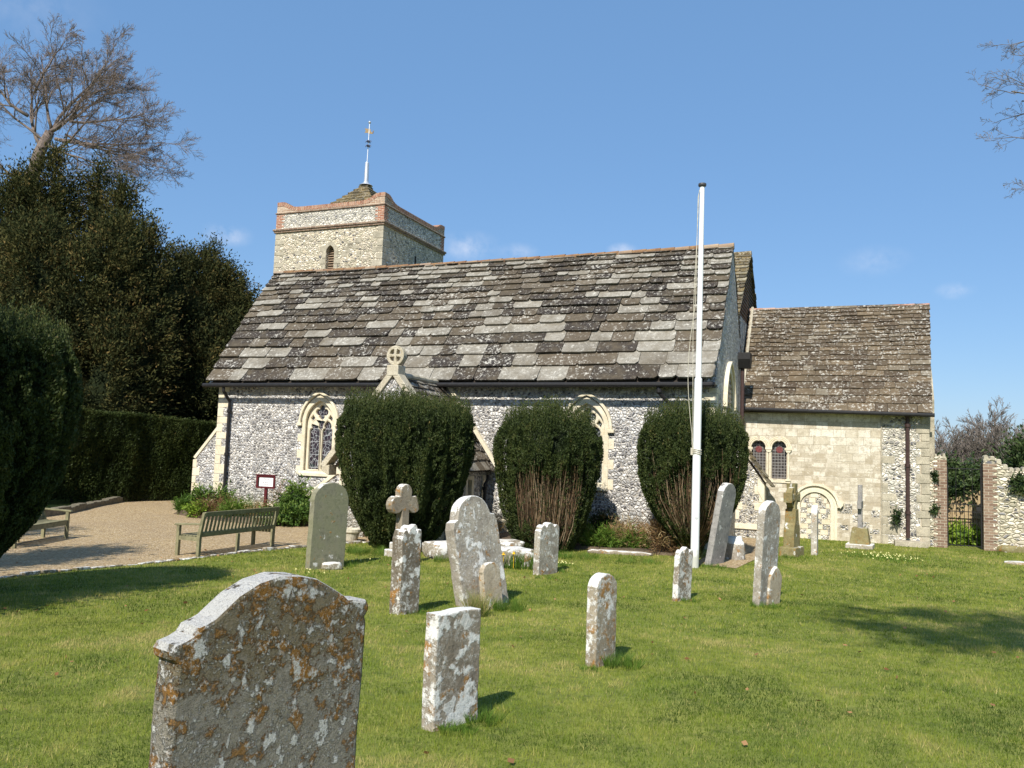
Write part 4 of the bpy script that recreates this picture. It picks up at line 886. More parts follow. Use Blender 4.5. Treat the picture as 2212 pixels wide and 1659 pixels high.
# ------------------------------------------------------------------ churchyard wall, gate, fence
def yard_wall():
    y0 = 5.52
    def wall(xa, xb, zt, name, label, pier_left, seed):
        rs = random.Random(seed); o = thing(name, label, 'wall', CO, -TH)
        mb = MB(); xs = np.linspace(xa, xb, max(3, int((xb - xa) / .3) + 1)); tops = [zt(x) + rs.uniform(-.05, .05) for x in xs]
        mb.prism([(xa, -.3), (xb, -.3)] + [(x, z) for x, z in zip(xs[::-1], tops[::-1])], 'y', y0, y0 + .42); m = mb.build('flint_face', MAT['flint_old'], o)
        cp = MB()
        for i in range(len(xs) - 1):
            for j in range(2):
                a = xs[i] + (xs[i + 1] - xs[i]) * j / 2; b = a + (xs[i + 1] - xs[i]) / 2 - .01; z = np.interp((a + b) / 2, xs, tops); h = rs.uniform(.06, .13)
                cp.prism([(a, z - .06), (b, z - .06), (b - .02, z + h * .7), ((a + b) / 2, z + h), (a + .02, z + h * .6)], 'y', y0 + rs.uniform(-.03, .02), y0 + .42, rs.uniform(.2, .7))
        cp.build('coping_stone', MAT['rubble'], o, bevel=.02)
        br = MB(); z = -.1; i = 0; px = xb if not pier_left else xa; s = -1 if not pier_left else 1
        while z < zt(px) - .12:
            w = .33 if i % 2 else .23; br.box(*sorted((px - s * .008, px + s * w)), y0 - .012, y0 + .432, z, z + .077); z += .079; i += 1
        br.build('brick_pier', MAT['brick_old'], o); return o
    wall(5.24, 5.66, lambda x: 2.55, 'churchyard_wall', 'short flint and brick wall stub joining the chancel corner to the iron gate', False, 1)
    wall(6.58, 14.0, lambda x: np.interp(x, [6.58, 7.0, 7.2, 14], [2.5, 2.55, 2.28, 2.2]), 'churchyard_wall', 'long old flint wall with brick edge at the far right beyond the iron gate', True, 2)
    g = thing('iron_gate', 'tall thin black iron bar gate between the flint walls', 'gate', ch(5.68, y0 + .2), -TH)
    b = MB(); W = .88
    for i in range(9): b.tube([(.03 + i * (W - .06) / 8, 0, .08), (.03 + i * (W - .06) / 8, 0, 2.26 if i % 2 == 0 else 1.25)], .009, 6)
    b.build('bar', MAT['iron'], g); r = MB()
    for z in (.1, 1.05, 1.25, 2.26): r.box(.01, W - .01, -.012, .012, z - .012, z + .012)
    r.box(.0, .03, -.018, .018, .02, 2.32); r.box(W - .03, W, -.018, .018, .02, 2.32); r.build('frame', MAT['iron'], g); l = MB(); l.box(W - .14, W - .03, -.03, .03, 1.08, 1.2); l.build('latch', MAT['iron'], g)
    f = thing('paling_fence', 'light brown timber paling fence seen through the iron gate', 'fence', ch(5.2, 7.4), -TH)
    p = MB(); x = 0.0
    while x < 3.0:
        w = rnd.uniform(.1, .15); h = 1.62 + rnd.uniform(-.04, .05); p.prism([(x, .0), (x + w, 0), (x + w, h - .06), (x + w / 2, h), (x, h - .06)], 'y', 0, .022); x += w + rnd.choice((.01, .012, .05))
    p.build('pale', MAT['oak'], f); r = MB(); r.box(-.02, 3.0, -.05, -.002, .78, .87); r.box(-.02, 3.0, -.05, -.002, .2, .28); r.build('rail', MAT['oak'], f)
yard_wall()

# ------------------------------------------------------------------ gravestones
GM = {
    'big': m_grave('stone_foreground', (.30, .265, .21), (.44, .40, .335), .46, .20, .08, .52, 2.8, 1.2, .90),
    'white': m_grave('stone_white_crust', (.21, .17, .125), (.36, .31, .24), .74, .22, 0, .75),
    'orange': m_grave('stone_orange', (.26, .21, .14), (.42, .36, .27), .50, .32, 0, .6),
    'grey': m_grave('stone_grey', (.27, .235, .19), (.42, .375, .30), .34, .04, 0, .9),
    'green': m_grave('stone_green', (.21, .205, .14), (.36, .31, .22), .0, -.1, .55, .3),
    'dark': m_grave('stone_dark', (.14, .115, .085), (.25, .21, .155), .45, .2, 0, 1.1),
    'pale': m_grave('stone_pale', (.36, .32, .25), (.48, .43, .35), .40, .0, 0, 1.0),
    'mossy': m_grave('stone_mossy', (.20, .16, .07), (.33, .26, .12), .05, .1, .35, .2),
    'buff': m_grave('stone_buff', (.36, .29, .2), (.5, .43, .32), .12, .1, 0, .5),
    'rubbly': m_grave('stone_rubbly', (.22, .18, .13), (.38, .33, .26), .45, .05, .1, .35),
    'drab': m_grave('stone_drab', (.23, .19, .14), (.36, .30, .225), .12, .1, .1, .5),
    'slate': m_grave('stone_slate', (.22, .21, .2), (.36, .335, .31), .04, -.3, .05, .5),
}
def arc(cx, cz, rx, rz, a0, a1, n): return [(cx + rx * math.cos(R_(a0 + (a1 - a0) * i / n)), cz + rz * math.sin(R_(a0 + (a1 - a0) * i / n))) for i in range(n + 1)]
def outline(kind, w, h):
    b = -.25; a = w / 2
    if kind == 'flat': return [(-a, b), (a, b), (a, h - .01), (a * .5, h + .003), (-a * .4, h - .004), (-a, h)]
    if kind == 'round': return [(-a, b), (a, b)] + arc(0, h - a * .8, a, a * .8, 0, 180, 14)
    if kind == 'shoulder': return [(-a, b), (a, b), (a, h - .20 * w - a * .55)] + [(a * .93, h - .36 * w), (a * .74, h - .33 * w)] + arc(0, h - .35 * w, a * .72, .35 * w, 12, 168, 12) + [(-a * .74, h - .33 * w), (-a * .93, h - .36 * w), (-a, h - .20 * w - a * .55)]
    if kind == 'scroll': return [(-a, b), (a, b), (a, h - .40 * w)] + arc(a * .78, h - .40 * w, a * .22, .12 * w, 0, 150, 5) + [(a * .5, h - .22 * w)] + arc(0, h - .24 * w, a * .46, .24 * w, 10, 170, 10) + [(-a * .5, h - .22 * w)] + arc(-a * .78, h - .40 * w, a * .22, .12 * w, 30, 180, 5)
    if kind == 'lobed': return [(-a, b), (a, b), (a, h - .16)] + arc(a * .72, h - .12, a * .28, .08, 0, 150, 5) + arc(a * .05, h - .07, a * .34, .07, 10, 170, 6) + arc(-a * .62, h - .12, a * .30, .08, 30, 180, 5) + [(-a, h - .16)]
    if kind == 'gothic': return [(-a, b), (a, b), (a, h - w * .55)] + [(a * math.cos(t) * 1.0 if False else a * (1 - (t ** 1.7)), h - w * .55 + w * .55 * t) for t in (.2, .4, .6, .8, .93)] + [(0, h)] + [(-a * (1 - (t ** 1.7)), h - w * .55 + w * .55 * t) for t in (.93, .8, .6, .4, .2)] + [(-a, h - w * .55)]
    if kind == 'big':
        q = [(.375, h - .235), (.372, h - .215), (.386, h - .195), (.384, h - .17), (.37, h - .155), (.335, h - .146), (.305, h - .138), (.282, h - .137), (.262, h - .122), (.2, h - .07), (.135, h - .03), (.06, h - .005), (-.02, h), (-.1, h - .02), (-.175, h - .066), (-.228, h - .115), (-.25, h - .138), (-.272, h - .15), (-.305, h - .16), (-.318, h - .185), (-.345, h - .195), (-.376, h - .205), (-.392, h - .225), (-.387, h - .247), (-.37, h - .258)]
        return [(-.375, b), (.375, b)] + [(x, z if z < h - .16 else h - .16 + (z - h + .16) * .77) for x, z in q]
def headstone(px, py, h, w, t, a, kind, mat, label, lean=0, back=0, name='gravestone', group='headstones on the lawn', base=None, yaw_mid=None):
    """(px,py) is where the corner between its left edge and its face meets the grass; a = degrees its face turns to the right"""
    P = np.array(base) if base is not None else at(px, py); A = R_(a)
    o = outline(kind, w, h)
    rs = random.Random(int(px * 7 + py)); er = .006 if kind != 'big' else .003
    # resample the outline so that its edge can be worn
    pts = []
    for i in range(len(o)):
        p, q = np.array(o[i]), np.array(o[(i + 1) % len(o)]); n = max(1, int(np.linalg.norm(q - p) / .09))
        for k in range(n): pts.append(p + (q - p) * k / n)
    pts = [(p[0] + rs.uniform(-er, er), p[1] + (rs.uniform(-er, er) if p[1] > 0 else 0)) for p in pts]
    mb = MB(); v, f = plate([pts], 0, t, .012); mb.add([(x + w / 2, y, z) for x, y, z in v], f)
    ob = mb.build(name, GM[mat])
    rot = Matrix.Rotation(R_(lean), 4, 'Y') @ Matrix.Rotation(R_(back), 4, 'X') @ Matrix.Rotation(A, 4, 'Z')
    ob.matrix_world = Matrix.Translation(Vector(P)) @ rot
    tag(ob, label, 'gravestone', group)
    c = P + np.array([math.cos(A), math.sin(A), 0]) * w / 2
    FOOT.append((c[0], c[1], w * .42)); return ob
bigbase = np.array([-.958, 2.43, float(gz(-.9, 2.4))])
STONES = [
    (0, 0, 1.325, .75, .105, 54, 'big', 'big', 'large lichen-crusted headstone with curved shouldered top nearest the camera, cut by the lower edge', 1.3, 0, 'gravestone', None, bigbase),
    (935, 1582, .755, .44, .115, 50, 'flat', 'white', 'low flat-topped square headstone crusted white and orange, right of the nearest stone', 0, 0),
    (1286, 1443, .83, .34, .115, 50, 'round', 'orange', 'small round-topped headstone standing alone on the open lawn', 0, 0),
    (862, 1329, 1.09, .34, .19, 50, 'lobed', 'dark', 'narrow dark headstone with lobed white-crusted top, in front of the round-armed cross', 0, 0),
    (878, 1218, .78, .36, .13, 48, 'scroll', 'pale', 'pale curled-top headstone half hidden behind the narrow dark one', 0, 0),
    (1003, 1313, 1.45, .88, .17, 48, 'shoulder', 'grey', 'tall grey shouldered headstone leaning to the left, spotted with white lichen', -10.5, 0),
    (1050, 1318, .60, .34, .09, 48, 'round', 'buff', 'small buff footstone propped against the tall left-leaning headstone', -7, 0),
    (1163, 1243, .97, .60, .14, 50, 'lobed', 'grey', 'grey streaked headstone with notched white top, right of the daffodil leaves', 1, 0),
    (668, 1231, 1.62, .80, .14, 48, 'round', 'green', 'tall round-topped green-stained headstone beside the slatted bench', 1, 0),
    (1463, 1300, .79, .43, .09, 50, 'lobed', 'white', 'small ribbed headstone with white top, left in front of the flagpole foot', 2, 0),
    (1534, 1222, 1.80, .64, .14, 50, 'round', 'slate', 'tall smooth grey headstone leaning to the right just behind the flagpole', 9.5, 0),
    (1640, 1310, 1.52, .60, .115, 50, 'round', 'grey', 'tall speckled grey headstone with round white-edged top right of the flagpole', 3, 0),
    (1659, 1307, .56, .36, .10, 44, 'gothic', 'buff', 'short footstone leaning against the base of the tall speckled headstone', 5, 0),
    (1765, 1200, 1.2, .4, .145, 66, 'gothic', 'pale', 'thin pale headstone seen edge-on in front of the blocked doorway', 0, 0),
]
for s in STONES: headstone(*s)
def lump(name, label, pts, mat, cat='stone', flat=.5, seed=1):
    """worn boulder or slab: rounded box with dents; pts = centre, half sizes, yaw"""
    c, (a, b, h), yaw = pts; bm = bmesh.new(); bmesh.ops.create_icosphere(bm, subdivisions=3, radius=1.0); rs = np.random.RandomState(seed); off = rs.rand(2) * 50
    for v in bm.verts:
        d = np.array(v.co); q = np.sign(d) * np.abs(d) ** flat; k = 1 + .45 * (float(fbm(d[0] * 2 + off[0], d[1] * 2 + d[2] * 1.7 + off[1])) - .5); v.co = Vector((q[0] * a * k, q[1] * b * k, q[2] * h * k))
    me = bpy.data.meshes.new(name); bm.to_mesh(me); bm.free()
    for p in me.polygons: p.use_smooth = True
    o = link(name, me, mat); o.location = c; o.rotation_euler = (0, 0, yaw); tag(o, label, cat); FOOT.append((c[0], c[1], min(a, b) * .8)); return o
lump('stone_fragment', 'broken piece of pale headstone lying on the grass at the foot of the green stone', (at(716, 1230) + np.array([0, 0, .06]), (.2, .1, .075), .5), GM['rubbly'], seed=3)
lump('tomb_slab', 'low pale chest tomb fragment left of the left-leaning headstone', (at(960, 1203) + np.array([0, 0, .12]), (.4, .3, .2), .6), GM['rubbly'], 'tomb', .35, 4)
lump('tomb_slab', 'low white-crusted tomb slab between the daffodil clumps', (at(1112, 1222) + np.array([.0, .3, .12]), (.28, .5, .22), .4), GM['rubbly'], 'tomb', .35, 5)
lump('tomb_slab', 'flat white-topped tomb stone behind the daffodils under the middle clipped yew', (at(1085, 1200) + np.array([0, .5, .14]), (.42, .3, .16), .5), GM['rubbly'], 'tomb', .3, 6)
lump('kerb_slab', 'long flat pale kerb stone at the edge of the wall border', (at(1335, 1197) + np.array([0, 0, .03]), (.7, .1, .05), -.25), GM['drab'], 'stone', .3, 7)
lump('boulder', 'grey rounded stone behind the foot of the right-leaning headstone', (at(1580, 1207) + np.array([0, 0, .18]), (.22, .3, .36), .5), GM['grey'], 'stone', .6, 8)
lump('boulder', 'low mossy rock in the grass at the right edge below the flint wall', (at(2196, 1192) + np.array([0, 0, .05]), (.55, .3, .14), .2), GM['mossy'], 'stone', .5, 9)
lump('step_stone', 'flat worn stone in the lawn at the far right edge', (at(2200, 1218) + np.array([0, 0, .0]), (.3, .22, .05), .2), GM['buff'], 'stone', .4, 10)

def cross_round():
    P = at(868, 1206) + np.array([-.08, .47, 0]); A = R_(48)
    o = thing('cross_gravestone', 'stone cross with round disc arms against the large clipped yew', 'gravestone', P, A, 'stone crosses')
    mb = MB(); u = [(-.13, .28), (.13, .28), (.10, .98)] + arc(.25, 1.1, .17, .19, -110, 110, 8) + arc(0, 1.36, .17, .19, -20, 200, 10) + arc(-.25, 1.1, .17, .19, 70, 290, 8) + [(-.10, .98)]
    v, f = plate([u], -.10, .10, .02); mb.add(v, f); mb.build('cross_head', GM['drab'], o)
    b = MB(); b.box(-.32, .32, -.2, .2, -.1, .14); b.box(-.22, .22, -.15, .15, .141, .29); b.build('stepped_base', GM['pale'], o, bevel=.02); FOOT.append((P[0], P[1], .3))
cross_round()
def cross_wheel():
    P = at(1710, 1200); A = R_(54)
    o = thing('cross_gravestone', 'mossy brown wheel-head stone cross right of the buttress', 'gravestone', P, A, 'stone crosses')
    mb = MB(); st = [(-.25, -.1), (.25, -.1), (.24, .62), (.2, .74), (.15, .8), (.12, 1.05), (.12, 1.12), (-.12, 1.12), (-.12, 1.05), (-.15, .8), (-.2, .74), (-.24, .62)]
    v, f = plate([st], -.13, .13, .02); mb.add(v, f); mb.build('shaft', GM['mossy'], o)
    hd = MB(); cz = 1.40; w0, w1, l = .075, .12, .34
    pl = []
    for k in range(4):
        a = math.pi / 2 * k - math.pi / 2; c_, s_ = math.cos(a), math.sin(a)
        for (r, t) in ((.10, -w0), (l, -w1), (l, w1), (.10, w0)): pl.append((r * c_ - t * s_, cz + r * s_ + t * c_))
    v, f = plate([pl], -.105, .105, .02); hd.add(v, f); h = hd.build('cross_head', GM['mossy'], o)
    rg = MB(); n = 28; v, f = plate([[(.27 * math.cos(6.2832 * i / n), cz + .27 * math.sin(6.2832 * i / n)) for i in range(n)], [(.2 * math.cos(6.2832 * i / n), cz + .2 * math.sin(6.2832 * i / n)) for i in range(n)]], -.075, .075, .01); rg.add(v, f); rg.build('wheel_ring', GM['mossy'], h)
    b = MB(); b.box(-.34, .34, -.2, .2, -.1, .22); b.build('stone_base', GM['mossy'], o, bevel=.025); FOOT.append((P[0], P[1], .3))
cross_wheel()
def cross_thin():
    P = at(1858, 1183); A = R_(62)
    o = thing('cross_gravestone', 'slender grey stone cross on a tapering block in front of the chancel wall', 'gravestone', P, A, 'stone crosses')
    mb = MB(); u = [(-.13, .53), (.13, .53), (.09, 1.0), (.09, 1.08), (.27, 1.06), (.27, 1.27), (.085, 1.25), (.075, 1.7), (-.075, 1.7), (-.085, 1.25), (-.27, 1.27), (-.27, 1.06), (-.09, 1.08), (-.09, 1.0)]
    v, f = plate([u], -.055, .055, .012); mb.add(v, f); mb.build('cross_shaft', GM['slate'], o)
    b = MB(); b.lathe([(.36, .1), (.27, .545)], n=4); b.build('tapered_block', GM['mossy'], o, rot=(0, 0, math.pi / 4), bevel=.02)
    s = MB(); s.box(-.36, .36, -.34, .34, -.1, .11); s.build('base_slab', GM['pale'], o, bevel=.02); FOOT.append((P[0], P[1], .36))
cross_thin()

# ------------------------------------------------------------------ flagpole
def flagpole():
    P = at(1500, 1226); o = thing('flagpole', 'tall white painted flagpole with dark cap and halyard', 'flagpole', P); o.rotation_euler = (0, R_(.25), 0)
    H = 8.12; z1 = 3.95
    p = MB(); p.lathe([(.088, -.1), (.080, z1 - .02), (.072, z1)], n=20); p.lathe([(.062, z1 - .01), (.05, H)], n=18); p.build('pole', MAT['white'], o, smooth=False)
    c = MB(); c.lathe([(.05, H - .02), (.082, H), (.088, H + .025), (.082, H + .055), (.03, H + .065)], n=18); c.build('cap', m_plain('cap_grey', (.06, .06, .065), .5), o)
    h = MB()
    def sagline(pts): h.tube(pts, .0062, 5)
    sagline([(-.07, -.05, H - .1)] + [(-.085 - .05 * math.sin(math.pi * t) ** 2 - .02 * t, -.06, H - .1 - t * (H - 2.55)) for t in np.linspace(.03, .97, 22)] + [(-.085, -.07, 2.42)])
    sagline([(-.065, -.06, H - .1)] + [(-.10 - .02 * t - .12 * max(0, math.sin((t - .45) / .5 * math.pi)) * (t > .45) * (t < .95), -.065, H - .1 - t * (H - 2.55)) for t in np.linspace(.03, .98, 26)] + [(-.085, -.07, 2.38)])
    h.build('halyard', MAT['rope'], o); k = MB()
    for z in (2.36, 2.40, 2.44): k.tube([(.091 * math.cos(a), .091 * math.sin(a), z + .01 * math.sin(a * 2)) for a in np.linspace(0, 6.28, 17)], .012, 5)
    k.box(-.13, -.08, -.02, .02, 2.33, 2.48); k.build('cleat', MAT['rope'], o)
    s = MB(); s.prism([(-.028, 1.02), (0, .99), (.0, .99), (.028, 1.02), (.028, 1.05), (-.028, 1.05)], 'y', -.0905, -.084); s.build('small_plate', m_plain('plate_grey', (.5, .5, .5), .5), o); FOOT.append((P[0], P[1], .1))
flagpole()

# ------------------------------------------------------------------ benches
def bench(label, P, yaw, L):
    """local x runs along the seat, the sitter faces -y; origin on the ground under the middle of the back legs"""
    o = thing('bench', label, 'bench', P, yaw, 'wooden benches on the gravel'); T = MAT['teak']
    for sx in (-1, 1):
        x = sx * L / 2; lg = MB(); lg.prism([(-.03, 0), (.04, 0), (.045, .42), (.14, .90), (.08, .91), (-.03, .44)], 'x', x - .035, x + .035); lg.build('leg', T, o, bevel=.006)
        lg = MB(); lg.box(x - .035, x + .035, -.56, -.49, 0, .62); lg.build('leg', T, o, bevel=.006)
        ar = MB(); ar.prism([(-.62, .615), (.06, .655), (.06, .69), (-.60, .655)], 'x', x - .045, x + .045); ar.build('armrest', T, o, bevel=.008)
        rl = MB(); rl.box(x - .02, x + .02, -.49, -.03, .33, .41); rl.build('side_rail', T, o)
    lg = MB(); lg.box(-.03, .03, -.03, .03, 0, .4); lg.build('leg', T, o)
    s = MB()
    for i in range(6): y = -.55 + i * .088; z = .415 - .012 * math.sin(math.pi * i / 5); s.box(-L / 2 + .036, L / 2 - .036, y, y + .07, z, z + .022)
    s.build('seat', T, o, bevel=.004); fr = MB(); fr.box(-L / 2 + .036, L / 2 - .036, -.545, -.515, .32, .412); fr.build('front_rail', T, o)
    b = MB(); ang = math.atan2(.1, .48)
    n = int(L / .118)
    for i in range(n):
        x = -L / 2 + .07 + (L - .14) * (i + .5) / n; b.prism([(.035, .49), (.055, .49), (.125, .83), (.105, .83)], 'x', x - .024, x + .024)
    b.build('back_slat', T, o); r = MB(); r.prism([(.085, .82), (.13, .82), (.148, .915), (.10, .915)], 'x', -L / 2 - .01, L / 2 + .01); r.prism([(.02, .42), (.06, .42), (.07, .505), (.03, .505)], 'x', -L / 2 + .036, L / 2 - .036); r.build('backrest_rail', T, o, bevel=.005)
    return o
pb = at(427, 1205); db = nrm((.364, .93, 0)); Lb = 2.36
bench('weathered green-grey slatted bench seen from behind at the gravel edge', pb + db * Lb / 2, math.atan2(-db[1], -db[0]) , Lb)
p2 = at(145, 1165); p1 = at(33, 1185); m2 = (p1 + p2) / 2; m2[0] -= .55
bench('grey wooden bench partly hidden in shade behind the dark yew at left', m2, R_(90), 2.0)

# ------------------------------------------------------------------ notice board
def notice():
    P = ch(-12.65, -1.25, .0); P[2] = -.66 + .18; o = thing('notice_board', 'maroon framed notice board with white paper on a post', 'notice board', P, -TH + .12)
    p = MB(); p.box(-.045, .045, .0, .07, -.3, .95); p.build('post', MAT['maroon'], o, bevel=.006)
    f = MB(); w, z0, z1 = .31, .80, 1.17
    f.box(-w, w, -.03, .0, z0, z0 + .05); f.box(-w, w, -.03, .0, z1 - .05, z1); f.box(-w, -w + .06, -.03, .0, z0 + .0501, z1 - .0501); f.box(w - .06, w, -.03, .0, z0 + .0501, z1 - .0501); f.box(-w - .02, w + .02, -.05, .03, z1 + .001, z1 + .03); f.build('frame', MAT['maroon'], o)
    b = MB(); b.box(-w + .061, w - .061, -.008, -.002, z0 + .051, z1 - .051); b.build('backing', MAT['wood_dark'], o)
    s = MB(); s.box(-w + .1, w - .07, -.014, -.009, z0 + .055, z1 - .06); pp = s.build('notice', MAT['paper'], o)
    for i, (tx, sz) in enumerate((('Welcome', .052), ('to', .045), ("St Peter's", .056), ('Church', .056))):
        cu = bpy.data.curves.new('lettering', 'FONT'); cu.body = tx; cu.size = sz; cu.align_x = 'CENTER'; cu.extrude = .0008
        tmp = bpy.data.objects.new('lettering', cu); C.objects.link(tmp); dg = bpy.context.evaluated_depsgraph_get(); me = bpy.data.meshes.new_from_object(tmp.evaluated_get(dg)); bpy.data.objects.remove(tmp)
        t = link('lettering', me, MAT['ink'], pp); t.location = (.015, -.016, z1 - .115 - i * .053); t.rotation_euler = (math.pi / 2, 0, 0)
notice()
def pot():
    P = at(755, 1170); o = thing('flower_pot', 'pale stone flower pot beside the path near the big clipped yew', 'flower pot', P)
    m = MB(); m.lathe([(.14, 0), (.19, .04), (.24, .22), (.28, .25), (.28, .31), (.24, .32), (.22, .27)], n=20); m.build('pot', MAT['terracotta'], o)
    return P
POT = pot()

# ------------------------------------------------------------------ vegetation generators
def cards(P, D, L, W, rs):
    """one lozenge leaf per point, along D"""
    n = len(P); D = D / (np.linalg.norm(D, axis=1)[:, None] + 1e-9); q = rs.normal(size=(n, 3)); S = np.cross(D, q); S /= (np.linalg.norm(S, axis=1)[:, None] + 1e-9)
    L = np.broadcast_to(np.asarray(L, float), (n,))[:, None]; W = np.broadcast_to(np.asarray(W, float), (n,))[:, None]
    V = np.stack([P - D * L * .5, P + S * W * .5 - D * L * .05, P + D * L * .5, P - S * W * .5 - D * L * .05], 1).reshape(-1, 3)
    return V, np.arange(4 * n).reshape(-1, 4)
class Cloud:
    def __init__(s): s.V = []; s.F = []; s.T = []; s.b = 0
    def add(s, V, F, T): s.V.append(V); s.F.append(F + s.b); s.T.append(np.asarray(T, float)); s.b += len(V)
    def build(s, name, mat, parent=None, loc=None): return npmesh(name, np.concatenate(s.V), np.concatenate(s.F), np.clip(np.concatenate(s.T), 0, 1), mat, parent, loc)
def ball(c, r, nu=18, nv=11, rough=.12, seed=0):
    u = np.linspace(0, 2 * math.pi, nu, endpoint=False); v = np.linspace(.06, math.pi - .06, nv); uu, vv = np.meshgrid(u, v, indexing='ij')
    d = np.stack([np.cos(uu) * np.sin(vv), np.sin(uu) * np.sin(vv), np.cos(vv)], -1); k = 1 + rough * (fbm(d[..., 0] * 2 + seed * 3.1 + 20, d[..., 1] * 2 + d[..., 2] * 1.5 + 20) - .5) * 2
    V = (np.array(c) + d * np.array(r) * k[..., None]).reshape(-1, 3); F_ = []
    for i in range(nu):
        for j in range(nv - 1): F_.append((i * nv + j, i * nv + j + 1, ((i + 1) % nu) * nv + j + 1, ((i + 1) % nu) * nv + j))
    return V, np.array(F_)
def crown(cl, lobes, ncl, per, L, W, sig, seed, droop=.0, core=.66, tone0=.45, gap=.0, tvar=.2, up=.0):
    """leaf clusters over the skins of overlapping ellipsoid lobes (centre, radii)"""
    rs = np.random.RandomState(seed); C0 = np.array([l[0] for l in lobes], float); R0 = np.array([l[1] for l in lobes], float)
    area = (R0[:, 0] * R0[:, 1] + R0[:, 0] * R0[:, 2] + R0[:, 1] * R0[:, 2]); k = rs.choice(len(lobes), ncl, p=area / area.sum())
    d = rs.normal(size=(ncl, 3)); d /= np.linalg.norm(d, axis=1)[:, None]
    nz_ = .86 + .26 * fbm(d[:, 0] * 2.3 + k * 5.1 + 30, d[:, 1] * 2.3 + d[:, 2] * 2 + 30, 3) ; P = C0[k] + d * R0[k] * nz_[:, None]
    keep = np.ones(ncl, bool)
    for j in range(len(lobes)): keep &= ~((((P - C0[j]) / (R0[j] * .84)) ** 2).sum(1) < 1) | (k == j)
    keep &= rs.rand(ncl) > gap; P = P[keep]; d = d[keep]; n = len(P)
    if core:      # leaves close over the inner mass too
        m_ = ncl // 4; k2 = rs.choice(len(lobes), m_, p=area / area.sum()); d2 = rs.normal(size=(m_, 3)); d2 /= np.linalg.norm(d2, axis=1)[:, None]
        P = np.concatenate([P, C0[k2] + d2 * R0[k2] * core * 1.12]); d = np.concatenate([d, d2]); k = np.concatenate([k[keep], k2]); n = len(P); keep = np.ones(n, bool)
    cd = d + np.array([0, 0, -droop + up]); cd /= np.linalg.norm(cd, axis=1)[:, None]
    ct = tone0 + rs.normal(0, tvar, n) + .25 * (fbm(P[:, 0] * .8 + 50, P[:, 1] * .8 + P[:, 2] * .7 + 50) - .5)
    P = P - d * np.abs(rs.normal(0, .10, n))[:, None] * R0[k[keep]].min(1)[:, None]
    s = rs.normal(0, 1, (n, per)); along = s * sig * 1.6; off = rs.normal(0, sig * .55, (n, per, 3))
    Q = (P[:, None, :] + cd[:, None, :] * along[..., None] + off).reshape(-1, 3); D = (cd[:, None, :] + rs.normal(0, .55, (n, per, 3))).reshape(-1, 3)
    V, f = cards(Q, D, L * rs.uniform(.6, 1.4, n * per), W * rs.uniform(.6, 1.4, n * per), rs)
    cl.add(V, f, (ct[:, None] + rs.normal(0, .1, (n, per)) + .0 * s).ravel())
    if core:
        for j, (c, r) in enumerate(lobes): V, f = ball(c, np.array(r) * core, seed=seed + j); cl.add(V, f, np.full(len(f), .0))  # darkest-toned inner balls, added to block light through the crown
def trunk_mesh(pts, rad, name, mat, parent, n=9): m = MB(); m.tube(pts, rad, n); return m.build(name, mat, parent, smooth=True)

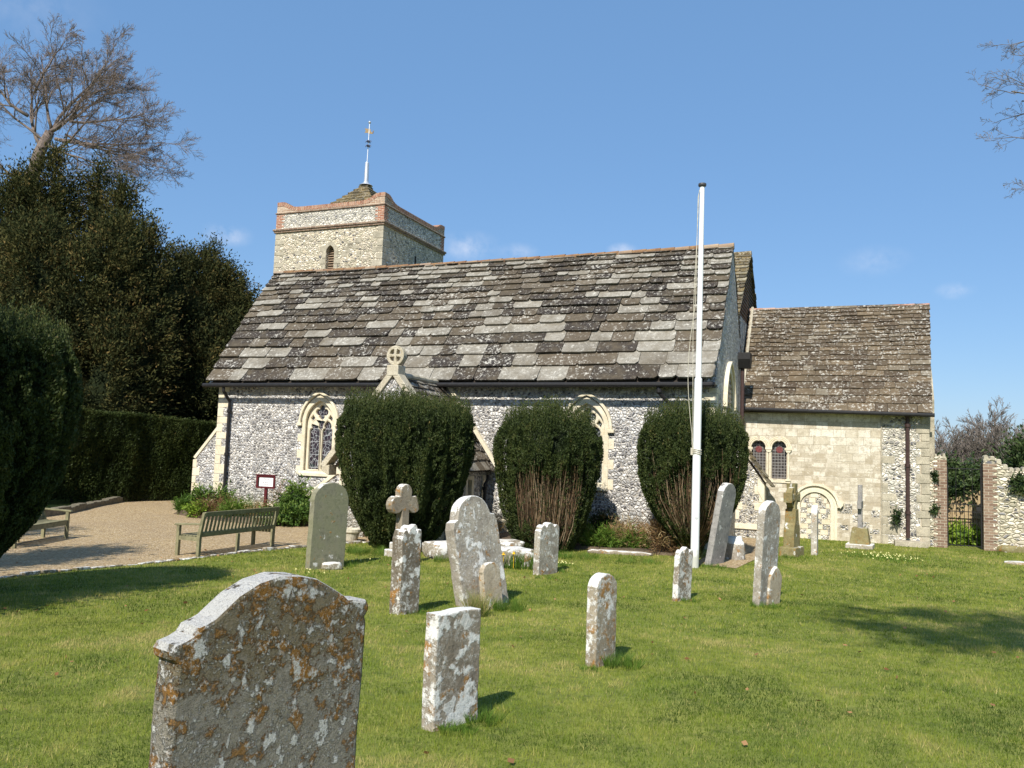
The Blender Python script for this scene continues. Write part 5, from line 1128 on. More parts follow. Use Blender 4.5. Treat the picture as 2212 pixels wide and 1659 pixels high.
def topiary(label, P, R, H, prof, N, seed, bare=None, group='clipped yews along the nave', twig_col='twig', leafs=(.05, .021)):
    o = thing('clipped_yew', label, 'yew', P, 0, group); rs = np.random.RandomState(seed); cl = Cloud()
    tt = np.array([p[0] for p in prof]); rr = np.array([p[1] for p in prof])
    def rad(t, a):
        fl = .20 * (fbm(np.cos(a) * 4.2 + seed, np.sin(a) * 4.2 + t * .9 + seed * 2, 3) - .5) + .20 * (vn(np.cos(a) * 8 + seed, np.sin(a) * 8 + t * 1.1) - .5)
        return R * np.interp(t, tt, rr) * (1 + fl)
    t = rs.rand(N * 2); keep = rs.rand(N * 2) < np.interp(t, tt, rr); t = t[keep][:N]; n = len(t); a = rs.rand(n) * 6.2832
    clump = .55 * fbm(a * 7.5 + seed, t * H * 2.0, 2) + .45 * fbm(a * R * 11 + seed, t * H * 8.0, 2)
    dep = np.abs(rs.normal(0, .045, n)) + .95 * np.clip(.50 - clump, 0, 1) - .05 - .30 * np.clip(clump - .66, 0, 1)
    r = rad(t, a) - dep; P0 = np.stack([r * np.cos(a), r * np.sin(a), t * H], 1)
    if bare is not None:
        a0, da, t0, t1 = bare; u = np.abs((a - a0 + math.pi) % (2 * math.pi) - math.pi) / da; vv = np.abs(t - (t0 + t1) / 2) / ((t1 - t0) / 2)
        ms = u ** 2 + vv ** 2.4 + 2.2 * (fbm(a * 9, t * 5) - .5); kill = (ms < 1) & (rs.rand(n) < .90)
    else: kill = np.zeros(n, bool)
    out = np.stack([np.cos(a), np.sin(a), np.zeros(n)], 1); D = out * .45 + np.array([0, 0, 1.0]) + rs.normal(0, .6, (n, 3))
    tone = .40 + .75 * (clump - .5) + rs.normal(0, .13, n) - dep * 1.2  # leaves set deeper are toned darker: crevice shade put into the colour
    strk = (vn(a * 23 + seed, t * 2.2) > .90) & (rs.rand(n) < .5); tone[strk] += .35
    V, f = cards(P0[~kill], D[~kill], leafs[0] * rs.uniform(.6, 1.4, (~kill).sum()), leafs[1] * rs.uniform(.7, 1.3, (~kill).sum()), rs); cl.add(V, f, tone[~kill])
    # spiky leading shoots of the flat top
    rt = rr[-1] * R; ns = int(1500 * (rr[-2] * R) ** 2) + 200; q = rs.rand(ns) ** .45; a2 = rs.rand(ns) * 6.2832; rr2 = q * R * rr[-3] * (1 + .10 * (fbm(np.cos(a2) * 4.2 + seed, np.sin(a2) * 4.2 + seed * 2) - .5))
    sh = rs.uniform(.08, .34, ns) * (1 + .8 * fbm(np.cos(a2) * rr2 * 3, np.sin(a2) * rr2 * 3)); z0 = H * np.interp(rr2 / R, [rr[-1] * .8, rr[-2], rr[-3]], [1.0, tt[-2], tt[-3]]) - .18 + .42 * (fbm(np.cos(a2) * rr2 * 1.5 + 9, np.sin(a2) * rr2 * 1.5 + seed) - .5)
    per = 22; s = rs.rand(ns, per); ps = np.stack([(rr2 * np.cos(a2))[:, None] + rs.normal(0, .012, (ns, per)), (rr2 * np.sin(a2))[:, None] + rs.normal(0, .012, (ns, per)), z0[:, None] + s * (sh[:, None] * 1.15 + .14)], -1).reshape(-1, 3)
    D = np.array([0, 0, 1.0]) + rs.normal(0, .35, (ns * per, 3)); V, f = cards(ps, D, leafs[0] * .9, leafs[1] * .75, rs); cl.add(V, f, (.24 + .52 * s ** 2 + rs.normal(0, .1, (ns, per))).ravel())
    # inner mass added to stop light showing through, in the darkest leaf tone
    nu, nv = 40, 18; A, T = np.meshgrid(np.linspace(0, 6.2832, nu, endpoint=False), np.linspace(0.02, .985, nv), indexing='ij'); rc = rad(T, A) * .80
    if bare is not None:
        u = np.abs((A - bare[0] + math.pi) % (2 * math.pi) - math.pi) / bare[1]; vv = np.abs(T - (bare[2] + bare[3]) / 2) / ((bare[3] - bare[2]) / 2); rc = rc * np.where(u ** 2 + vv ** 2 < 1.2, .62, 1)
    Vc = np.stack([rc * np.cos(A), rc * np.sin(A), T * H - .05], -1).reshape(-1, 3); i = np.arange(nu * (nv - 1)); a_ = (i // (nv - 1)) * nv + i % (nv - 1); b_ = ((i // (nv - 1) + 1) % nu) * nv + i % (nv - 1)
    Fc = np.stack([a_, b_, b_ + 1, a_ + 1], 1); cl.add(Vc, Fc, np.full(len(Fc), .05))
    top = [k * nv + nv - 1 for k in range(nu)]; ctr = len(Vc); cl.add(np.vstack([Vc[top], [[0, 0, H - .07]]]), np.array([(k, (k + 1) % nu, nu, nu) for k in range(nu)])[:, [0, 1, 2, 2]] if False else np.array([(k, (k + 1) % nu, (k + 1) % nu, nu) for k in range(nu)]), np.full(nu, .05)) if False else None
    cl.build('crown', MAT['yew'], o)
    tr = MB()
    for k in range(5): w = k * 1.256; tr.tube([(.10 * math.cos(w), .10 * math.sin(w), -.1), (.2 * math.cos(w), .2 * math.sin(w), .45), (.42 * math.cos(w), .42 * math.sin(w), H * .5)], [.06, .05, .03], 6)
    tr.build('trunk', MAT['bark_far'], o)
    if bare is not None:
        tw = MB(); rs2 = random.Random(seed)
        for k in range(260):
            da = rs2.uniform(-1.15, 1.15) * bare[1]; aa = bare[0] + da; tb = max(.02, bare[2] - rs2.uniform(0, .12)); te = min(.98, bare[3] + rs2.uniform(-.32, .14)); dpt = rs2.uniform(.66, .99); pts = []
            wob = rs2.uniform(-.17, .17)
            for j in range(5):
                q_ = tb + (te - tb) * j / 4; rr_ = float(rad(np.array(q_), np.array(aa))) * dpt; pts.append((rr_ * math.cos(aa + wob * j / 4) + rs2.uniform(-.03, .03), rr_ * math.sin(aa + wob * j / 4) + rs2.uniform(-.03, .03), q_ * H))
            tw.tube(pts, [.0075, .0065, .0055, .0045, .002], 4, rs2.random())
        tw.build('bare_stems', MAT[twig_col], o)
    FOOT.append((P[0], P[1], R * .35)); return o
UA = -math.pi / 2
prof1 = [(0, .30), (.02, .40), (.09, .53), (.20, .66), (.32, .78), (.43, .86), (.545, .92), (.66, .97), (.78, 1.0), (.92, .98), (.975, .90), (1, .74)]
prof2 = [(0, .40), (.03, .52), (.14, .68), (.33, .82), (.57, .95), (.72, 1.0), (.83, 1.0), (.91, .90), (.96, .76), (1, .50)]
prof3 = [(0, .13), (.10, .23), (.18, .42), (.25, .57), (.37, .77), (.48, .90), (.60, .97), (.76, 1.0), (.90, .97), (.96, .88), (1, .64)]
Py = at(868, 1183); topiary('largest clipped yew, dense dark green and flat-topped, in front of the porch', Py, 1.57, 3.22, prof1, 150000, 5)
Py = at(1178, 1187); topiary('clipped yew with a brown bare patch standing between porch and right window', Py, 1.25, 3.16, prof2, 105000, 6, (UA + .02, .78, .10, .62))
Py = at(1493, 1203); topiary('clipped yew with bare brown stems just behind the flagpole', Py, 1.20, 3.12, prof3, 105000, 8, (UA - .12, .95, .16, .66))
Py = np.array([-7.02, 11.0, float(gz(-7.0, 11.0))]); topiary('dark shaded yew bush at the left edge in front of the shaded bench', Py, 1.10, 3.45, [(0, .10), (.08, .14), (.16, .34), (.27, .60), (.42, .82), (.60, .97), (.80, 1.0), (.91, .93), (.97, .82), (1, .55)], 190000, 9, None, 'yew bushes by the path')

def big_yew(label, P, lobes, ncl, seed, tone0=.5, mat='yew_big', per=66, L=.16, W=.055, sig=.22):
    o = thing('yew_tree', label, 'tree', P, 0, 'large yews beyond the gravel'); cl = Cloud(); crown(cl, lobes, ncl, per, L, W, sig, seed, droop=.15, tone0=tone0, core=.58, gap=.0, up=.35)
    cl.build('crown', MAT[mat], o); zt = max(l[0][2] for l in lobes) * .8
    trunk_mesh([(0, 0, -.2), (.1, .1, 1.2), (.2, 0, zt)], [.4, .3, .12], 'trunk', MAT['wood_dark'], o); return o
def gp(x, y): return np.array([x, y, float(gz(x, y))])
def spires(cx, cy, R, H, n, seed, sp=.3):
    """main bulk plus upright cone-like lobes"""
    rs = np.random.RandomState(seed); lob = [((cx, cy, H * .40), (R * .86, R * .86, H * .42)), ((cx, cy, H * .22), (R * .92, R * .92, H * .26))]
    for i in range(n):
        a = i * 2.4 + rs.rand(); q = R * math.sqrt((i + .5) / n) * .85; h = H * (1 - .42 * (q / R) ** 1.3) * rs.uniform(.86, 1.0)
        lob.append(((cx + q * math.cos(a), cy + q * math.sin(a), h * .66), (R * sp * rs.uniform(.8, 1.2), R * sp * rs.uniform(.8, 1.2), h * .36)))
    return lob
def lobe_at(P, x, y, dep, rx, rz):       # lobe whose top the photograph shows at pixel (x, y), for a tree at P
    q = at_depth(x, y, dep) - P; return ((q[0], q[1], q[2] - rz), (rx, rx, rz))
P1 = gp(-20.0, 36.0)
L1 = spires(0, 0, 5.0, 10.8, 9, 2) + [lobe_at(P1, 118, 338, 36, 1.4, 4.0), lobe_at(P1, 216, 352, 36.3, .55, 2.5), lobe_at(P1, 272, 390, 36, .9, 3.3), lobe_at(P1, 325, 490, 35.6, .8, 3.0), lobe_at(P1, 338, 560, 35.3, .75, 3.0), lobe_at(P1, 60, 375, 36.3, 1.2, 3.3), lobe_at(P1, 255, 470, 34, 1.3, 4.0), lobe_at(P1, 20, 400, 35.5, 2.1, 4.3), lobe_at(P1, 300, 620, 34.5, 1.4, 4.0), lobe_at(P1, 190, 520, 33.2, 1.5, 4.2), lobe_at(P1, 90, 470, 33, 1.8, 4.2), lobe_at(P1, 130, 640, 32.4, 1.6, 4.4), lobe_at(P1, 240, 680, 32.8, 1.5, 4.2), lobe_at(P1, 20, 600, 32, 1.8, 4.4)]
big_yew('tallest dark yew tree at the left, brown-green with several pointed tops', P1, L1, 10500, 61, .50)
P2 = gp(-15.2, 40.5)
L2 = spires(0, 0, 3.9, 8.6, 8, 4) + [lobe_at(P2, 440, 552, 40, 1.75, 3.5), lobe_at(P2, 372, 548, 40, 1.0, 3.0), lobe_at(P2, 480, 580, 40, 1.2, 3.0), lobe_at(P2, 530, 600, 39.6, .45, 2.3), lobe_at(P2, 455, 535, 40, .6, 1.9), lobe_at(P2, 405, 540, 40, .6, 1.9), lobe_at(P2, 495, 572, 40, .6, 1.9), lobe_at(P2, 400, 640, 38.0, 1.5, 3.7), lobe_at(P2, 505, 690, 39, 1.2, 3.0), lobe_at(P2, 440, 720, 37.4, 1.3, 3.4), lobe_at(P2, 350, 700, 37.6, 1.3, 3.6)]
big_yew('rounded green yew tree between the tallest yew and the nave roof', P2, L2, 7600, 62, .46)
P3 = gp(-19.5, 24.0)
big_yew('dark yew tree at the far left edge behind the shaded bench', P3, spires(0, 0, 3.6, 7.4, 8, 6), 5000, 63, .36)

def hedge():
    a, b = np.array([-18.5, 25.5]), np.array([-11.2, 37.0]); o = thing('yew_hedge', 'clipped dark yew hedge behind the gravel, left of the church', 'hedge', gp(*a)); rs = np.random.RandomState(4); cl = Cloud()
    d = (b - a); L = np.linalg.norm(d); d /= L; nn = np.array([-d[1], d[0]]); n = 120000
    s = rs.rand(n) * L; top = rs.rand(n) < .26; v = np.where(top, rs.uniform(-1, 1, n), np.where(rs.rand(n) < .75, -1.0, 1.0)); H = 3.35 - .25 * s / L + .3 * (fbm(s * .5, s * 0 + 3) - .5)
    gapb = .05 + .55 * np.clip(fbm(s * .45 + 7, s * 0 + 1) - .35, 0, 1); z = np.where(top, H, gapb + (H - gapb) * rs.rand(n)); bul = .28 * (fbm(s * 1.3, z * .7 + 5, 3) - .5) * 2; w = .8 + bul - np.abs(rs.normal(0, .06, n))
    xy = a + d * s[:, None] + nn * (v * w)[:, None]; P = np.stack([xy[:, 0] - a[0], xy[:, 1] - a[1], z + rs.normal(0, .05, n)], 1)
    D = np.stack([nn[0] * v, nn[1] * v, np.full(n, .9)], 1) + rs.normal(0, .45, (n, 3)); V, f = cards(P, D, .10 * rs.uniform(.6, 1.4, n), .04 * rs.uniform(.6, 1.4, n), rs); cl.add(V, f, .42 + .7 * (fbm(s * 1.7, z * 1.2, 3) - .5) + rs.normal(0, .12, n) + .12 * top)  # leaves on the top are toned lighter, as if lit
    q = []
    for k in range(24):
        c = d * (k + .5) * L / 24; q.append(((c[0], c[1], 1.85), (.62, .62, 1.25)))
    for j, (c, r) in enumerate(q): V, f = ball(c, r, 12, 9, seed=j); cl.add(V, f, np.full(len(f), .1))  # dark balls added inside so light does not pass through the hedge
    cl.build('foliage', MAT['yew'], o); m = MB()
    for k in range(14): c = d * (k + .5) * L / 14; m.tube([(c[0], c[1], -.1), (c[0], c[1], 1.6)], [.06, .04], 7)
    m.build('stem', MAT['wood_dark'], o)
hedge()

# ------------------------------------------------------------------ bare trees
def bare_tree(name, label, P, limbs, mat, seed, levels=4, kids=(6, 6, 5, 4), ratio=.55, r0=.3, trunk=None, up=.25, wob=.16, group='bare trees', minr=.006, ang=(28, 58), cat='tree', bias=(0, 0, 0)):
    """limbs: list of (start, direction, length, radius); branches fork level by level and bend towards the light"""
    rs = np.random.RandomState(seed); o = thing(name, label, cat, P, 0, group); tm = MB(); tw = MB()
    def rot(dv, an):
        q = rs.normal(size=3); s = np.cross(dv, q); s /= np.linalg.norm(s); return dv * math.cos(an) + s * math.sin(an)
    def grow(p, dv, L, r, lev):
        n = 6 if lev < 2 else 4 if lev < levels else 3; pts = [p]; rr = [r]; dirs = [dv]
        for i in range(n):
            dv = dv + rs.normal(0, wob, 3) + np.array([0, 0, up * .22]) + np.array(bias) * .1; dv = dv / np.linalg.norm(dv); p = p + dv * L / n; pts.append(p); dirs.append(dv); rr.append(max(r * (1 - .80 * (i + 1) / n), minr * .7))
        (tm if lev < 2 else tw).tube(pts, rr, (8, 6, 5, 3, 3, 3)[min(lev, 5)])
        if lev >= levels: return
        for k in range(kids[lev]):
            f = .22 + .78 * (k + rs.rand() * .8) / kids[lev]; i = min(int(f * n), n - 1); q = pts[i] + (pts[i + 1] - pts[i]) * (f * n - i)
            grow(q, rot(dirs[i + 1], R_(rs.uniform(*ang))), L * ratio * rs.uniform(.75, 1.25) * (1.15 - .45 * f), max(rr[i] * .58, minr), lev + 1)
    if trunk: tm.tube(*trunk, 12)
    for (s, d, L, r) in limbs: grow(np.array(s, float), nrm(d), L, r, 0)
    tm.build('trunk', mat, o, smooth=True); tw.build('branches', mat, o); return o
def left_tree():
    D_ = 42.0; P = gp(-24.6, D_); q = lambda x, y, dd=0: at_depth(x, y, D_ + dd) - P
    tr = ([(0, 0, -.3), tuple(q(60, 420)), tuple(q(85, 330)), tuple(q(108, 285))], [.5, .36, .28, .22])
    limbs = []
    for (a, b, r, dd) in (((108, 285), (190, 225), .26, -1), ((90, 320), (30, 190), .24, 1), ((112, 280), (70, 130), .2, 0), ((150, 262), (255, 185), .17, 1.5), ((120, 300), (270, 290), .2, -2), ((75, 350), (300, 330), .2, 0), ((60, 250), (-40, 170), .2, 0), ((112, 285), (150, 110), .2, 2), ((160, 250), (215, 120), .16, -1), ((100, 310), (250, 390), .16, -2), ((140, 290), (330, 360), .15, 2), ((50, 400), (-60, 330), .2, 0), ((150, 262), (325, 290), .16, 1), ((120, 300), (340, 350), .16, -1), ((108, 285), (235, 150), .16, 0), ((75, 200), (95, 88), .14, 1), ((90, 300), (-20, 110), .16, 2), ((60, 380), (230, 440), .16, -1)):
        s, e = q(*a), q(*b, dd); L = np.linalg.norm(e - s); limbs.append((s, e - s, L * 1.0, r * .46))
    bare_tree('bare_tree', 'large leafless tree spreading above the yews at the left', P, limbs, MAT['bark'], 3, 4, (8, 7, 6, 4), .5, trunk=tr, up=.12, wob=.11, minr=.008, ang=(20, 50), bias=(.3, 0, 0), group='bare trees beyond the church')
left_tree()
def right_tree():
    P = gp(17.2, 20.0); q = lambda x, y, dd=0: at_depth(x, y, 20 + dd) - P; limbs = []
    tr = ([(0, 0, -.3), (.0, 0, 4), (-.2, 0, 8), (-.3, 0, 11)], [.4, .33, .25, .15])
    for (a, b, r) in (((2500, 200), (2205, 72), .09), ((2520, 260), (2200, 122), .07), ((2520, 300), (2215, 195), .08), ((2530, 340), (2212, 235), .07), ((2520, 380), (2225, 285), .06), ((2560, 560), (2245, 480), .06), ((2560, 540), (2240, 445), .06), ((2560, 220), (2400, -150), .12), ((2600, 300), (2900, 50), .12), ((2560, 500), (2850, 300), .12)):
        s, e = q(*a), q(*b); limbs.append((s, e - s, np.linalg.norm(e - s) * .95, r))
    bare_tree('bare_tree', 'leafless tree whose twigs hang into view at the top right', P, limbs, MAT['bark_far'], 12, 4, (7, 6, 5, 3), .42, trunk=tr, up=.10, wob=.14, minr=.005, group='bare trees beyond the church')
right_tree()
def thicket(x, y, top, dep, R, label, seed):
    P = at_depth(x, top, dep); H = P[2] + .66; b = np.array([P[0], P[1], -.66]); rs = np.random.RandomState(seed); limbs = []
    for k in range(9): a = k * .7 + rs.rand(); limbs.append(((0, 0, H * .12), (math.cos(a) * R / H * 1.1, math.sin(a) * R / H * .9, .75), H * .62 * rs.uniform(.8, 1.05), .06))
    bare_tree('bare_tree', label, b, limbs, MAT['bark_far'], seed, 3, (11, 8, 6), .45, trunk=([(0, 0, -.2), (0, 0, H * .3)], [.16, .1]), up=.3, wob=.12, minr=.011, ang=(18, 45), group='bare trees beyond the church')
thicket(2050, 0, 900, 38, 2.2, 'low leafless thicket tree directly right of the chancel gable', 21)
thicket(2120, 0, 868, 38, 3.0, 'leafless tree above the iron gate', 22)
thicket(2195, 0, 838, 37, 3.0, 'tallest leafless tree above the flint wall at the right edge', 23)
thicket(2290, 0, 850, 44, 3.5, 'leafless tree beyond the flint wall just outside the right edge', 24)
def bush(name, label, P, lobes, ncl, seed, mat, per=40, L=.12, W=.06, sig=.16, cat='shrub', tone0=.5, group=None, core=.8, tvar=.2, stem=True, **kw):
    o = thing(name, label, cat, P, 0, group); cl = Cloud(); crown(cl, lobes, ncl, per, L, W, sig, seed, tone0=tone0, core=core, tvar=tvar, **kw); cl.build('foliage', MAT[mat], o)
    if stem:
        m = MB(); h = lobes[0][0][2]
        for k in range(3): m.tube([(.05 * math.cos(k * 2.1), .05 * math.sin(k * 2.1), -.1), (.2 * lobes[0][1][0] * math.cos(k * 2.1), .2 * lobes[0][1][1] * math.sin(k * 2.1), h)], [.03 + .01 * h, .015], 6)
        m.build('stem', MAT['bark_far'], o)
    return o
def back_bush(x, top, dep, R, label, seed, mat='far_green', tone0=.5, n=600):
    P = at_depth(x, top, dep); H = P[2] + .66; bush('evergreen_bush', label, np.array([P[0], P[1], -.66]), [((0, 0, H * .5), (R, R, H * .5)), ((R * .5, .2, H * .38), (R * .8, R * .8, H * .4)), ((-R * .6, 0, H * .33), (R * .7, R * .7, H * .36))], n, seed, mat, 40, .16, .07, .22, 'bush', tone0, 'evergreen bushes beyond the wall')
back_bush(2092, 962, 43, .95, 'olive ivy-clad bush rising above the iron gate', 31, tone0=.55)
back_bush(2148, 972, 42, .8, 'brownish evergreen bush behind the right gate pier', 32, tone0=.7)
back_bush(2222, 955, 32, .7, 'dark green bush over the flint wall at the right edge', 33, 'ivy', .6)
Pg = ch(6.1, 8.4); bush('ivy_bush', 'dark glossy ivy bush hanging over the fence behind the iron gate', Pg, [((-.5, 0, 1.75), (.9, .6, .6)), ((.7, .1, 1.6), (.8, .6, .65)), ((.35, -.75, 1.0), (.22, .2, 1.0)), ((0, .1, 2.0), (.6, .5, .35)), ((-.3, -.9, 1.65), (.6, .22, .3))], 720, 41, 'ivy', 30, .10, .07, .13, 'bush', .55)
Pg = ch(6.15, 6.75); bush('low_shrub', 'bright yellow-green low plant at the foot of the fence beyond the gate', Pg, [((0, 0, .28), (.55, .3, .3)), ((.35, .1, .22), (.4, .3, .25)), ((-.4, 0, .22), (.35, .3, .22))], 160, 42, 'laurel', 22, .09, .06, .07, 'plant', .6, core=.7, stem=False)
# wall plants
for i, (x, z, lb) in enumerate(((5.36, 2.0, 'small green fern-like plant high on the wall stub beside the gate'), (5.34, 1.1, 'small green plant low on the wall stub beside the gate'))):
    bush('wall_plant', lb, ch(x, 5.46, z), [((0, 0, 0), (.09, .06, .13))], 22, 50 + i, 'ivy', 14, .06, .035, .03, 'plant', .5, 'plants rooted in the old wall', core=0, stem=False)
bush('wall_plant', 'leafy green plant on the flint wall at the right edge', ch(7.5, 5.44, 1.9), [((0, 0, 0), (.24, .12, .24))], 80, 53, 'ivy', 18, .07, .04, .05, 'plant', .55, 'plants rooted in the old wall', core=.6, stem=False)
bush('wall_plant', 'small plant at the foot of the chancel flint facing beside the downpipe', ch(4.35, 5.34, .85), [((0, 0, 0), (.12, .07, .2))], 26, 54, 'ivy', 14, .07, .04, .04, 'plant', .35, 'plants rooted in the old wall', core=0, stem=False)

# ------------------------------------------------------------------ planting along the walls
def bed():
    P = [ch(-16.9, .3), ch(-16.8, -.5), ch(-15.2, -1.1), ch(-13.4, -1.55), ch(-12.0, -1.6), ch(-11.3, -.9), ch(-11.2, .3)]; mb = MB(); n = len(P)
    c = sum(P) / n; z = -.66; v = [(p[0], p[1], z - .05) for p in P] + [(p[0] * .9 + c[0] * .1, p[1] * .9 + c[1] * .1, z + .12) for p in P]
    mb.add(v, [tuple(range(n, 2 * n))] + [(i, (i + 1) % n, (i + 1) % n + n, i + n) for i in range(n)])
    P = [ch(-5.9, .3), ch(-5.9, -1.2), ch(-3.0, -1.75), ch(-.2, -1.7), ch(-.1, .3)]; n = len(P); c = sum(P) / n; v = [(p[0], p[1], z - .05) for p in P] + [(p[0] * .92 + c[0] * .08, p[1] * .92 + c[1] * .08, z + .08) for p in P]
    mb.add(v, [tuple(range(n, 2 * n))] + [(i, (i + 1) % n, (i + 1) % n + n, i + n) for i in range(n)])
    o = mb.build('flower_bed', MAT['earth']); tag(o, kind='structure')
bed()
G_B = 'border plants along the church wall'
def border(name, x, y, lobes, n, seed, mat, label, per=20, L=.09, W=.035, sig=.07, tone0=.5, core=.6, z=.1, **kw):
    P = ch(x, y); P[2] = -.66 + z; bush(name, label, P, lobes, n, seed, mat, per, L, W, sig, 'plant', tone0, G_B, core, .22, False, **kw)
border('leafy_shrub', -11.95, -.6, [((0, 0, .5), (.42, .4, .52)), ((.2, -.15, .3), (.4, .35, .32)), ((-.25, 0, .3), (.3, .3, .35))], 340, 71, 'shrub', 'bright leafy shrub right behind the notice board post', 18, .14, .035, .09, .55, .7, droop=.5)
border('spreading_plant', -11.95, -1.5, [((0, 0, .16), (.5, .28, .22)), ((.5, .15, .14), (.35, .25, .2))], 220, 72, 'shrub', 'low green plant at the foot of the leafy shrub near the green headstone', 16, .10, .04, .07, .4)
border('spiky_plant', -16.35, -.35, [((0, 0, .14), (.36, .22, .22))], 90, 73, 'rough_grass', 'dark strap-leaved plant at the foot of the west buttress', 20, .2, .018, .06, .2, .4, up=.9)
border('tall_plant', -15.55, -.3, [((-.3, 0, .38), (.3, .22, .3)), ((.35, 0, .42), (.3, .2, .3))], 120, 74, 'shrub', 'thin yellowish-green shrub beside the left downpipe', 16, .12, .04, .08, .6, .3)
border('russet_plant', -14.55, -.75, [((0, 0, .16), (.55, .3, .24)), ((-.5, .1, .12), (.4, .28, .2))], 260, 75, 'dry', 'russet dry mound of stems in the wall border behind the bench', 18, .1, .014, .08, .3, .6)
border('yellow_plant', -15.2, -.95, [((0, 0, .10), (.5, .25, .18))], 130, 76, 'laurel', 'yellow-green low plant in the border left of the russet mound', 16, .08, .04, .06, .3, .5)
border('grassy_plant', -13.6, -1.15, [((0, 0, .18), (.5, .25, .22))], 150, 77, 'rough_grass', 'grassy tuft plant in the border left of the notice board', 20, .16, .016, .07, .6, .5, up=.8)
border('twiggy_plant', -13.1, -.1, [((0, 0, .5), (.3, .2, .55))], 70, 78, 'dry', 'thin twiggy brown stems against the flint wall left of the notice board', 10, .12, .012, .12, .6, 0, up=.8)
border('grey_plant', -12.45, -1.6, [((0, 0, .2), (.28, .22, .26))], 120, 79, 'dry', 'grey-brown wispy plant at the notice board foot', 18, .1, .01, .07, .7, .3, up=.6)
border('dark_shrub', -2.75, -.5, [((0, 0, .34), (.24, .22, .34)), ((.16, 0, .5), (.16, .16, .22))], 130, 81, 'yew', 'small dark evergreen bush against the wall under the right window', 18, .08, .025, .06, .5, .6)
border('grassy_plant', -3.7, -.9, [((0, 0, .2), (.4, .3, .26)), ((.5, 0, .18), (.3, .25, .22))], 200, 82, 'rough_grass', 'tuft of long green leaves by the middle yew', 22, .22, .018, .07, .5, .4, up=.9)
border('wispy_plant', -2.0, -1.0, [((0, 0, .2), (.45, .3, .28)), ((.5, 0, .16), (.3, .25, .24))], 200, 83, 'dry', 'wispy olive and straw stems in the wall border between the two right-hand yews', 20, .18, .012, .08, .75, .3, up=.9)
border('green_plant', -2.4, -1.35, [((0, 0, .14), (.5, .25, .2)), ((.7, 0, .12), (.4, .2, .18))], 220, 84, 'rough_grass', 'low bright tuft of leaves behind the pale kerb stone', 22, .14, .02, .07, .55, .4, up=.6)
border('bushy_plant', -.95, -1.55, [((0, 0, .4), (.3, .3, .45)), ((.3, -.1, .25), (.25, .25, .3))], 210, 85, 'dry', 'brown straggly bush at the foot of the flagpole yew', 18, .12, .014, .09, .55, .35, up=.4)
border('straw_plant', -5.6, -1.3, [((0, 0, .2), (.4, .3, .25))], 120, 86, 'dry', 'straw-coloured grass tuft left of the middle yew', 20, .2, .012, .07, .9, .3, up=.9)

# ------------------------------------------------------------------ tufts, daffodils, primroses, fallen leaves
def tuft(name, label, P, n, rad, h, w, mat, seed, cat='plant', group=None, lean=.55, tone=(.45, .15), kind=None):
    rs = np.random.RandomState(seed); a = rs.rand(n) * 6.2832; r = np.sqrt(rs.rand(n)) * rad; Q = np.stack([r * np.cos(a), r * np.sin(a), np.full(n, -.02)], 1)
    V, f, t = blades(Q, h * rs.uniform(.5, 1.2, n), w * rs.uniform(.7, 1.3, n), np.clip(rs.normal(tone[0], tone[1], n), 0, 1), seed, lean); o = npmesh(name, V, f, t, MAT[mat], None, tuple(P)); tag(o, label, cat, group, kind); return o
def daff(px, py, label, seed, fl):
    P = at(px, py); o = thing('daffodil_clump', label, 'daffodils', P, 0, 'daffodil clumps'); rs = np.random.RandomState(seed); n = 90; a = rs.rand(n) * 6.28; r = np.sqrt(rs.rand(n)) * .22
    V, f, t = blades(np.stack([r * np.cos(a), r * np.sin(a), np.zeros(n)], 1), rs.uniform(.28, .46, n), np.full(n, .016), np.clip(rs.normal(.3, .15, n), 0, 1), seed, .5); npmesh('leaf_blades', V, f, t, MAT['rough_grass'], o)
    if fl:
        m = MB(); 
        for k in range(fl): c = (rs.uniform(-.15, .15), rs.uniform(-.2, 0), rs.uniform(.2, .34)); m.lathe([(.045, 0), (.02, .01), (.022, .04)], c, 8); m.tube([(c[0], c[1], 0), c], .005, 4)
        m.build('bloom', MAT['daffodil'], o)
daff(1097, 1228, 'daffodil clump with one orange bloom right of the leaning headstone', 1, 2); daff(1138, 1230, 'daffodil clump without blooms, left of the streaked headstone', 2, 0)
TG = 'tufts of long grass at the stones'
def grass_at(px, py, label, n, rad, h, seed, tone=(.45, .2), dx=0, dy=0):
    P = at(px, py) + np.array([dx, dy, 0]); tuft('grass_tuft', label, P, n, rad, h, .008, 'rough_grass', seed, 'grass', TG, .8, tone)
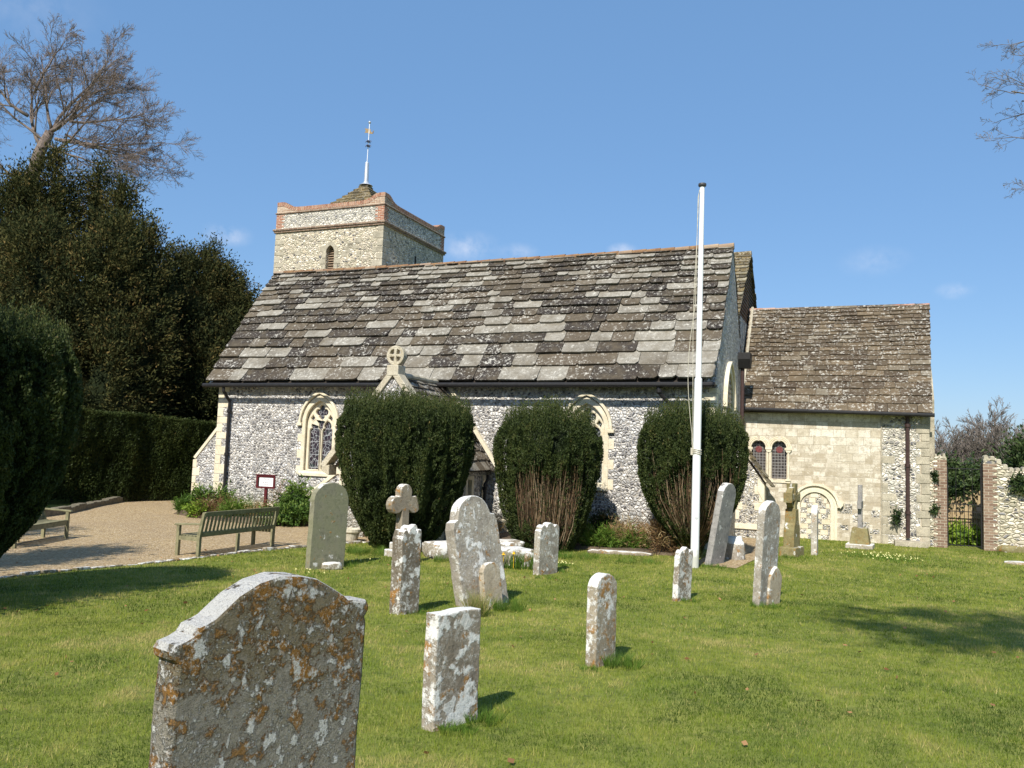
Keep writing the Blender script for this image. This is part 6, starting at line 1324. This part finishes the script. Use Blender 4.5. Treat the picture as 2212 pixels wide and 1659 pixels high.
for i, (px, py, lb, n, rad, h, tn) in enumerate((
    (1340, 1440, 'long green grass at the right foot of the lone round-topped stone', 420, .17, .17, .45), (1275, 1448, 'short grass at the left foot of the lone round-topped stone', 180, .1, .08, .5),
    (1040, 1560, 'long grass at the right foot of the low square headstone', 320, .12, .13, .4), (985, 1580, 'grass along the foot of the low square headstone', 380, .12, .09, .45), (1098, 1318, 'long grass right of the left-leaning headstone and its footstone', 420, .22, .22, .5),
    (1030, 1330, 'dry straw grass between the left-leaning headstone and footstone', 420, .12, .40, .97), (900, 1325, 'grass at the foot of the narrow dark headstone', 260, .16, .10, .4), (1205, 1236, 'grass at the right foot of the streaked headstone', 240, .2, .12, .45), (1178, 1250, 'fringe of grass in front of the streaked headstone', 240, .2, .1, .5),
    (740, 1222, 'rough grass patch between the green headstone and large yew', 500, .3, .16, .55), (800, 1195, 'rough long grass under the left side of the large yew', 900, .55, .22, .5), (1655, 1312, 'grass around the footstone of the tall speckled headstone', 380, .24, .12, .5), (1490, 1300, 'grass at the foot of the small ribbed headstone', 200, .14, .1, .4),
    (1720, 1205, 'grass in front of the wheel-head cross', 360, .35, .12, .45), (1540, 1225, 'grass at the foot of the right-leaning headstone', 320, .26, .12, .45), (1245, 1205, 'long grass under the right side of the middle yew', 700, .5, .2, .5), (1380, 1215, 'long grass fringe along the wall border kerb', 500, .5, .14, .5), (965, 1212, 'rough grass and weeds by the chest tomb fragment', 400, .3, .2, .6))):
    grass_at(px, py, lb, n, rad, h, 200 + i, (tn, .17))
def primroses(px, py, n, spread, label, seed):
    P = at(px, py); o = thing('primrose_patch', label, 'primroses', P, 0, 'primrose patches'); rs = np.random.RandomState(seed)
    for k in range(n):
        m = MB(); x, y = rs.normal(0, spread, 2); r = .017
        m.add([(x + (r if j % 2 == 0 else r * .55) * math.cos(j * .6283), y + (r if j % 2 == 0 else r * .55) * math.sin(j * .6283) - .01 * math.sin(j * .6283), .06 + (.5 * r) * math.sin(j * .6283) + rs.uniform(0, .02)) for j in range(10)], [tuple(range(10))]); m.build('bloom', MAT['primrose'], o)
    n2 = n * 12; q = rs.normal(0, spread * 1.1, (n2, 2)); V, f, t = blades(np.stack([q[:, 0], q[:, 1], np.full(n2, -.01)], 1), rs.uniform(.05, .1, n2), np.full(n2, .028), np.clip(rs.normal(.55, .15, n2), 0, 1), seed, 1.4); tag(npmesh('leaf_rosette', V, f, t, MAT['rough_grass'], o), kind='stuff')
primroses(1213, 1222, 9, .10, 'small primrose patch right of the streaked headstone', 1); primroses(1895, 1203, 46, .34, 'large primrose patch in front of the slender cross', 2); primroses(1945, 1212, 20, .26, 'primrose patch on the lawn right of the large patch', 3); primroses(665, 1240, 5, .2, 'few primroses in the grass at the foot of the green headstone', 4); primroses(770, 1215, 8, .22, 'primroses in rough grass left of the large yew', 5)
def litter():
    rs = np.random.RandomState(8); n = 260; x = rs.uniform(-10, 9, n); y = rs.uniform(4.2, 18, n); k = (np.abs(x) < y * .62) & (rs.rand(n) < np.where(inpoly(PATH_POLY, x, y), .6, 1)); x, y = x[k], y[k]; P = np.stack([x, y, gz(x, y) + .03], 1)
    D = np.stack([rs.normal(size=len(x)), rs.normal(size=len(x)), rs.normal(0, .25, len(x))], 1); V, f = cards(P, D, rs.uniform(.03, .07, len(x)), rs.uniform(.02, .05, len(x)), rs)
    o = npmesh('fallen_leaves', V, f, rs.rand(len(x)), MAT['leaf_litter']); tag(o, 'scattered dead brown leaves on lawn and gravel', 'leaves', kind='stuff')
litter()

# ------------------------------------------------------------------ trees outside the frame whose shade falls into it
def shade_tree(label, P, lobes, n, seed, h, core=.7):
    o = thing('yew_tree', label, 'tree', P, 0, 'trees casting shade from beside the camera'); cl = Cloud(); crown(cl, lobes, n, 40, .16, .06, .2, seed, core=core, gap=.12); cl.build('crown', MAT['yew_big'], o)
    trunk_mesh([(0, 0, -.2), (0, 0, h * .6), (0, 0, h)], [.22, .16, .06], 'trunk', MAT['bark_far'], o)
shade_tree('conical yew beside the path left of the camera, shading the lawn', gp(-8.4, 7.0), [((0, 0, 2.4), (1.45, 1.45, 2.3)), ((.1, 0, 4.8), (1.15, 1.15, 2.3))], 700, 91, 4.5)
shade_tree('slim tall yew further left of the camera, shading the path', gp(-11.3, 9.8), [((0, 0, 3.0), (1.2, 1.2, 3.0)), ((0, 0, 5.6), (.75, .75, 2.3))], 600, 92, 6)
shade_tree('broad tall yew far left of the camera, shading the path', gp(-15.6, 10.6), [((0, 0, 4.2), (1.7, 1.7, 4.2)), ((.2, 0, 7.8), (1.0, 1.0, 2.9))], 800, 94, 8)
shade_tree('tall tree with a high small crown behind the camera, shading the right lawn', gp(2.9, -1.8), [((-1.6, -.3, 11.6), (1.1, .5, .5)), ((-.3, .3, 12.2), (1.2, .7, .6)), ((-1.9, 1.0, 12.4), (.8, .35, .3)), ((.6, -.9, 11.0), (1.0, .8, .5)), ((-2.6, .2, 12.0), (.7, .3, .25))], 230, 93, 11.5, 0)
make_lawn_blades()
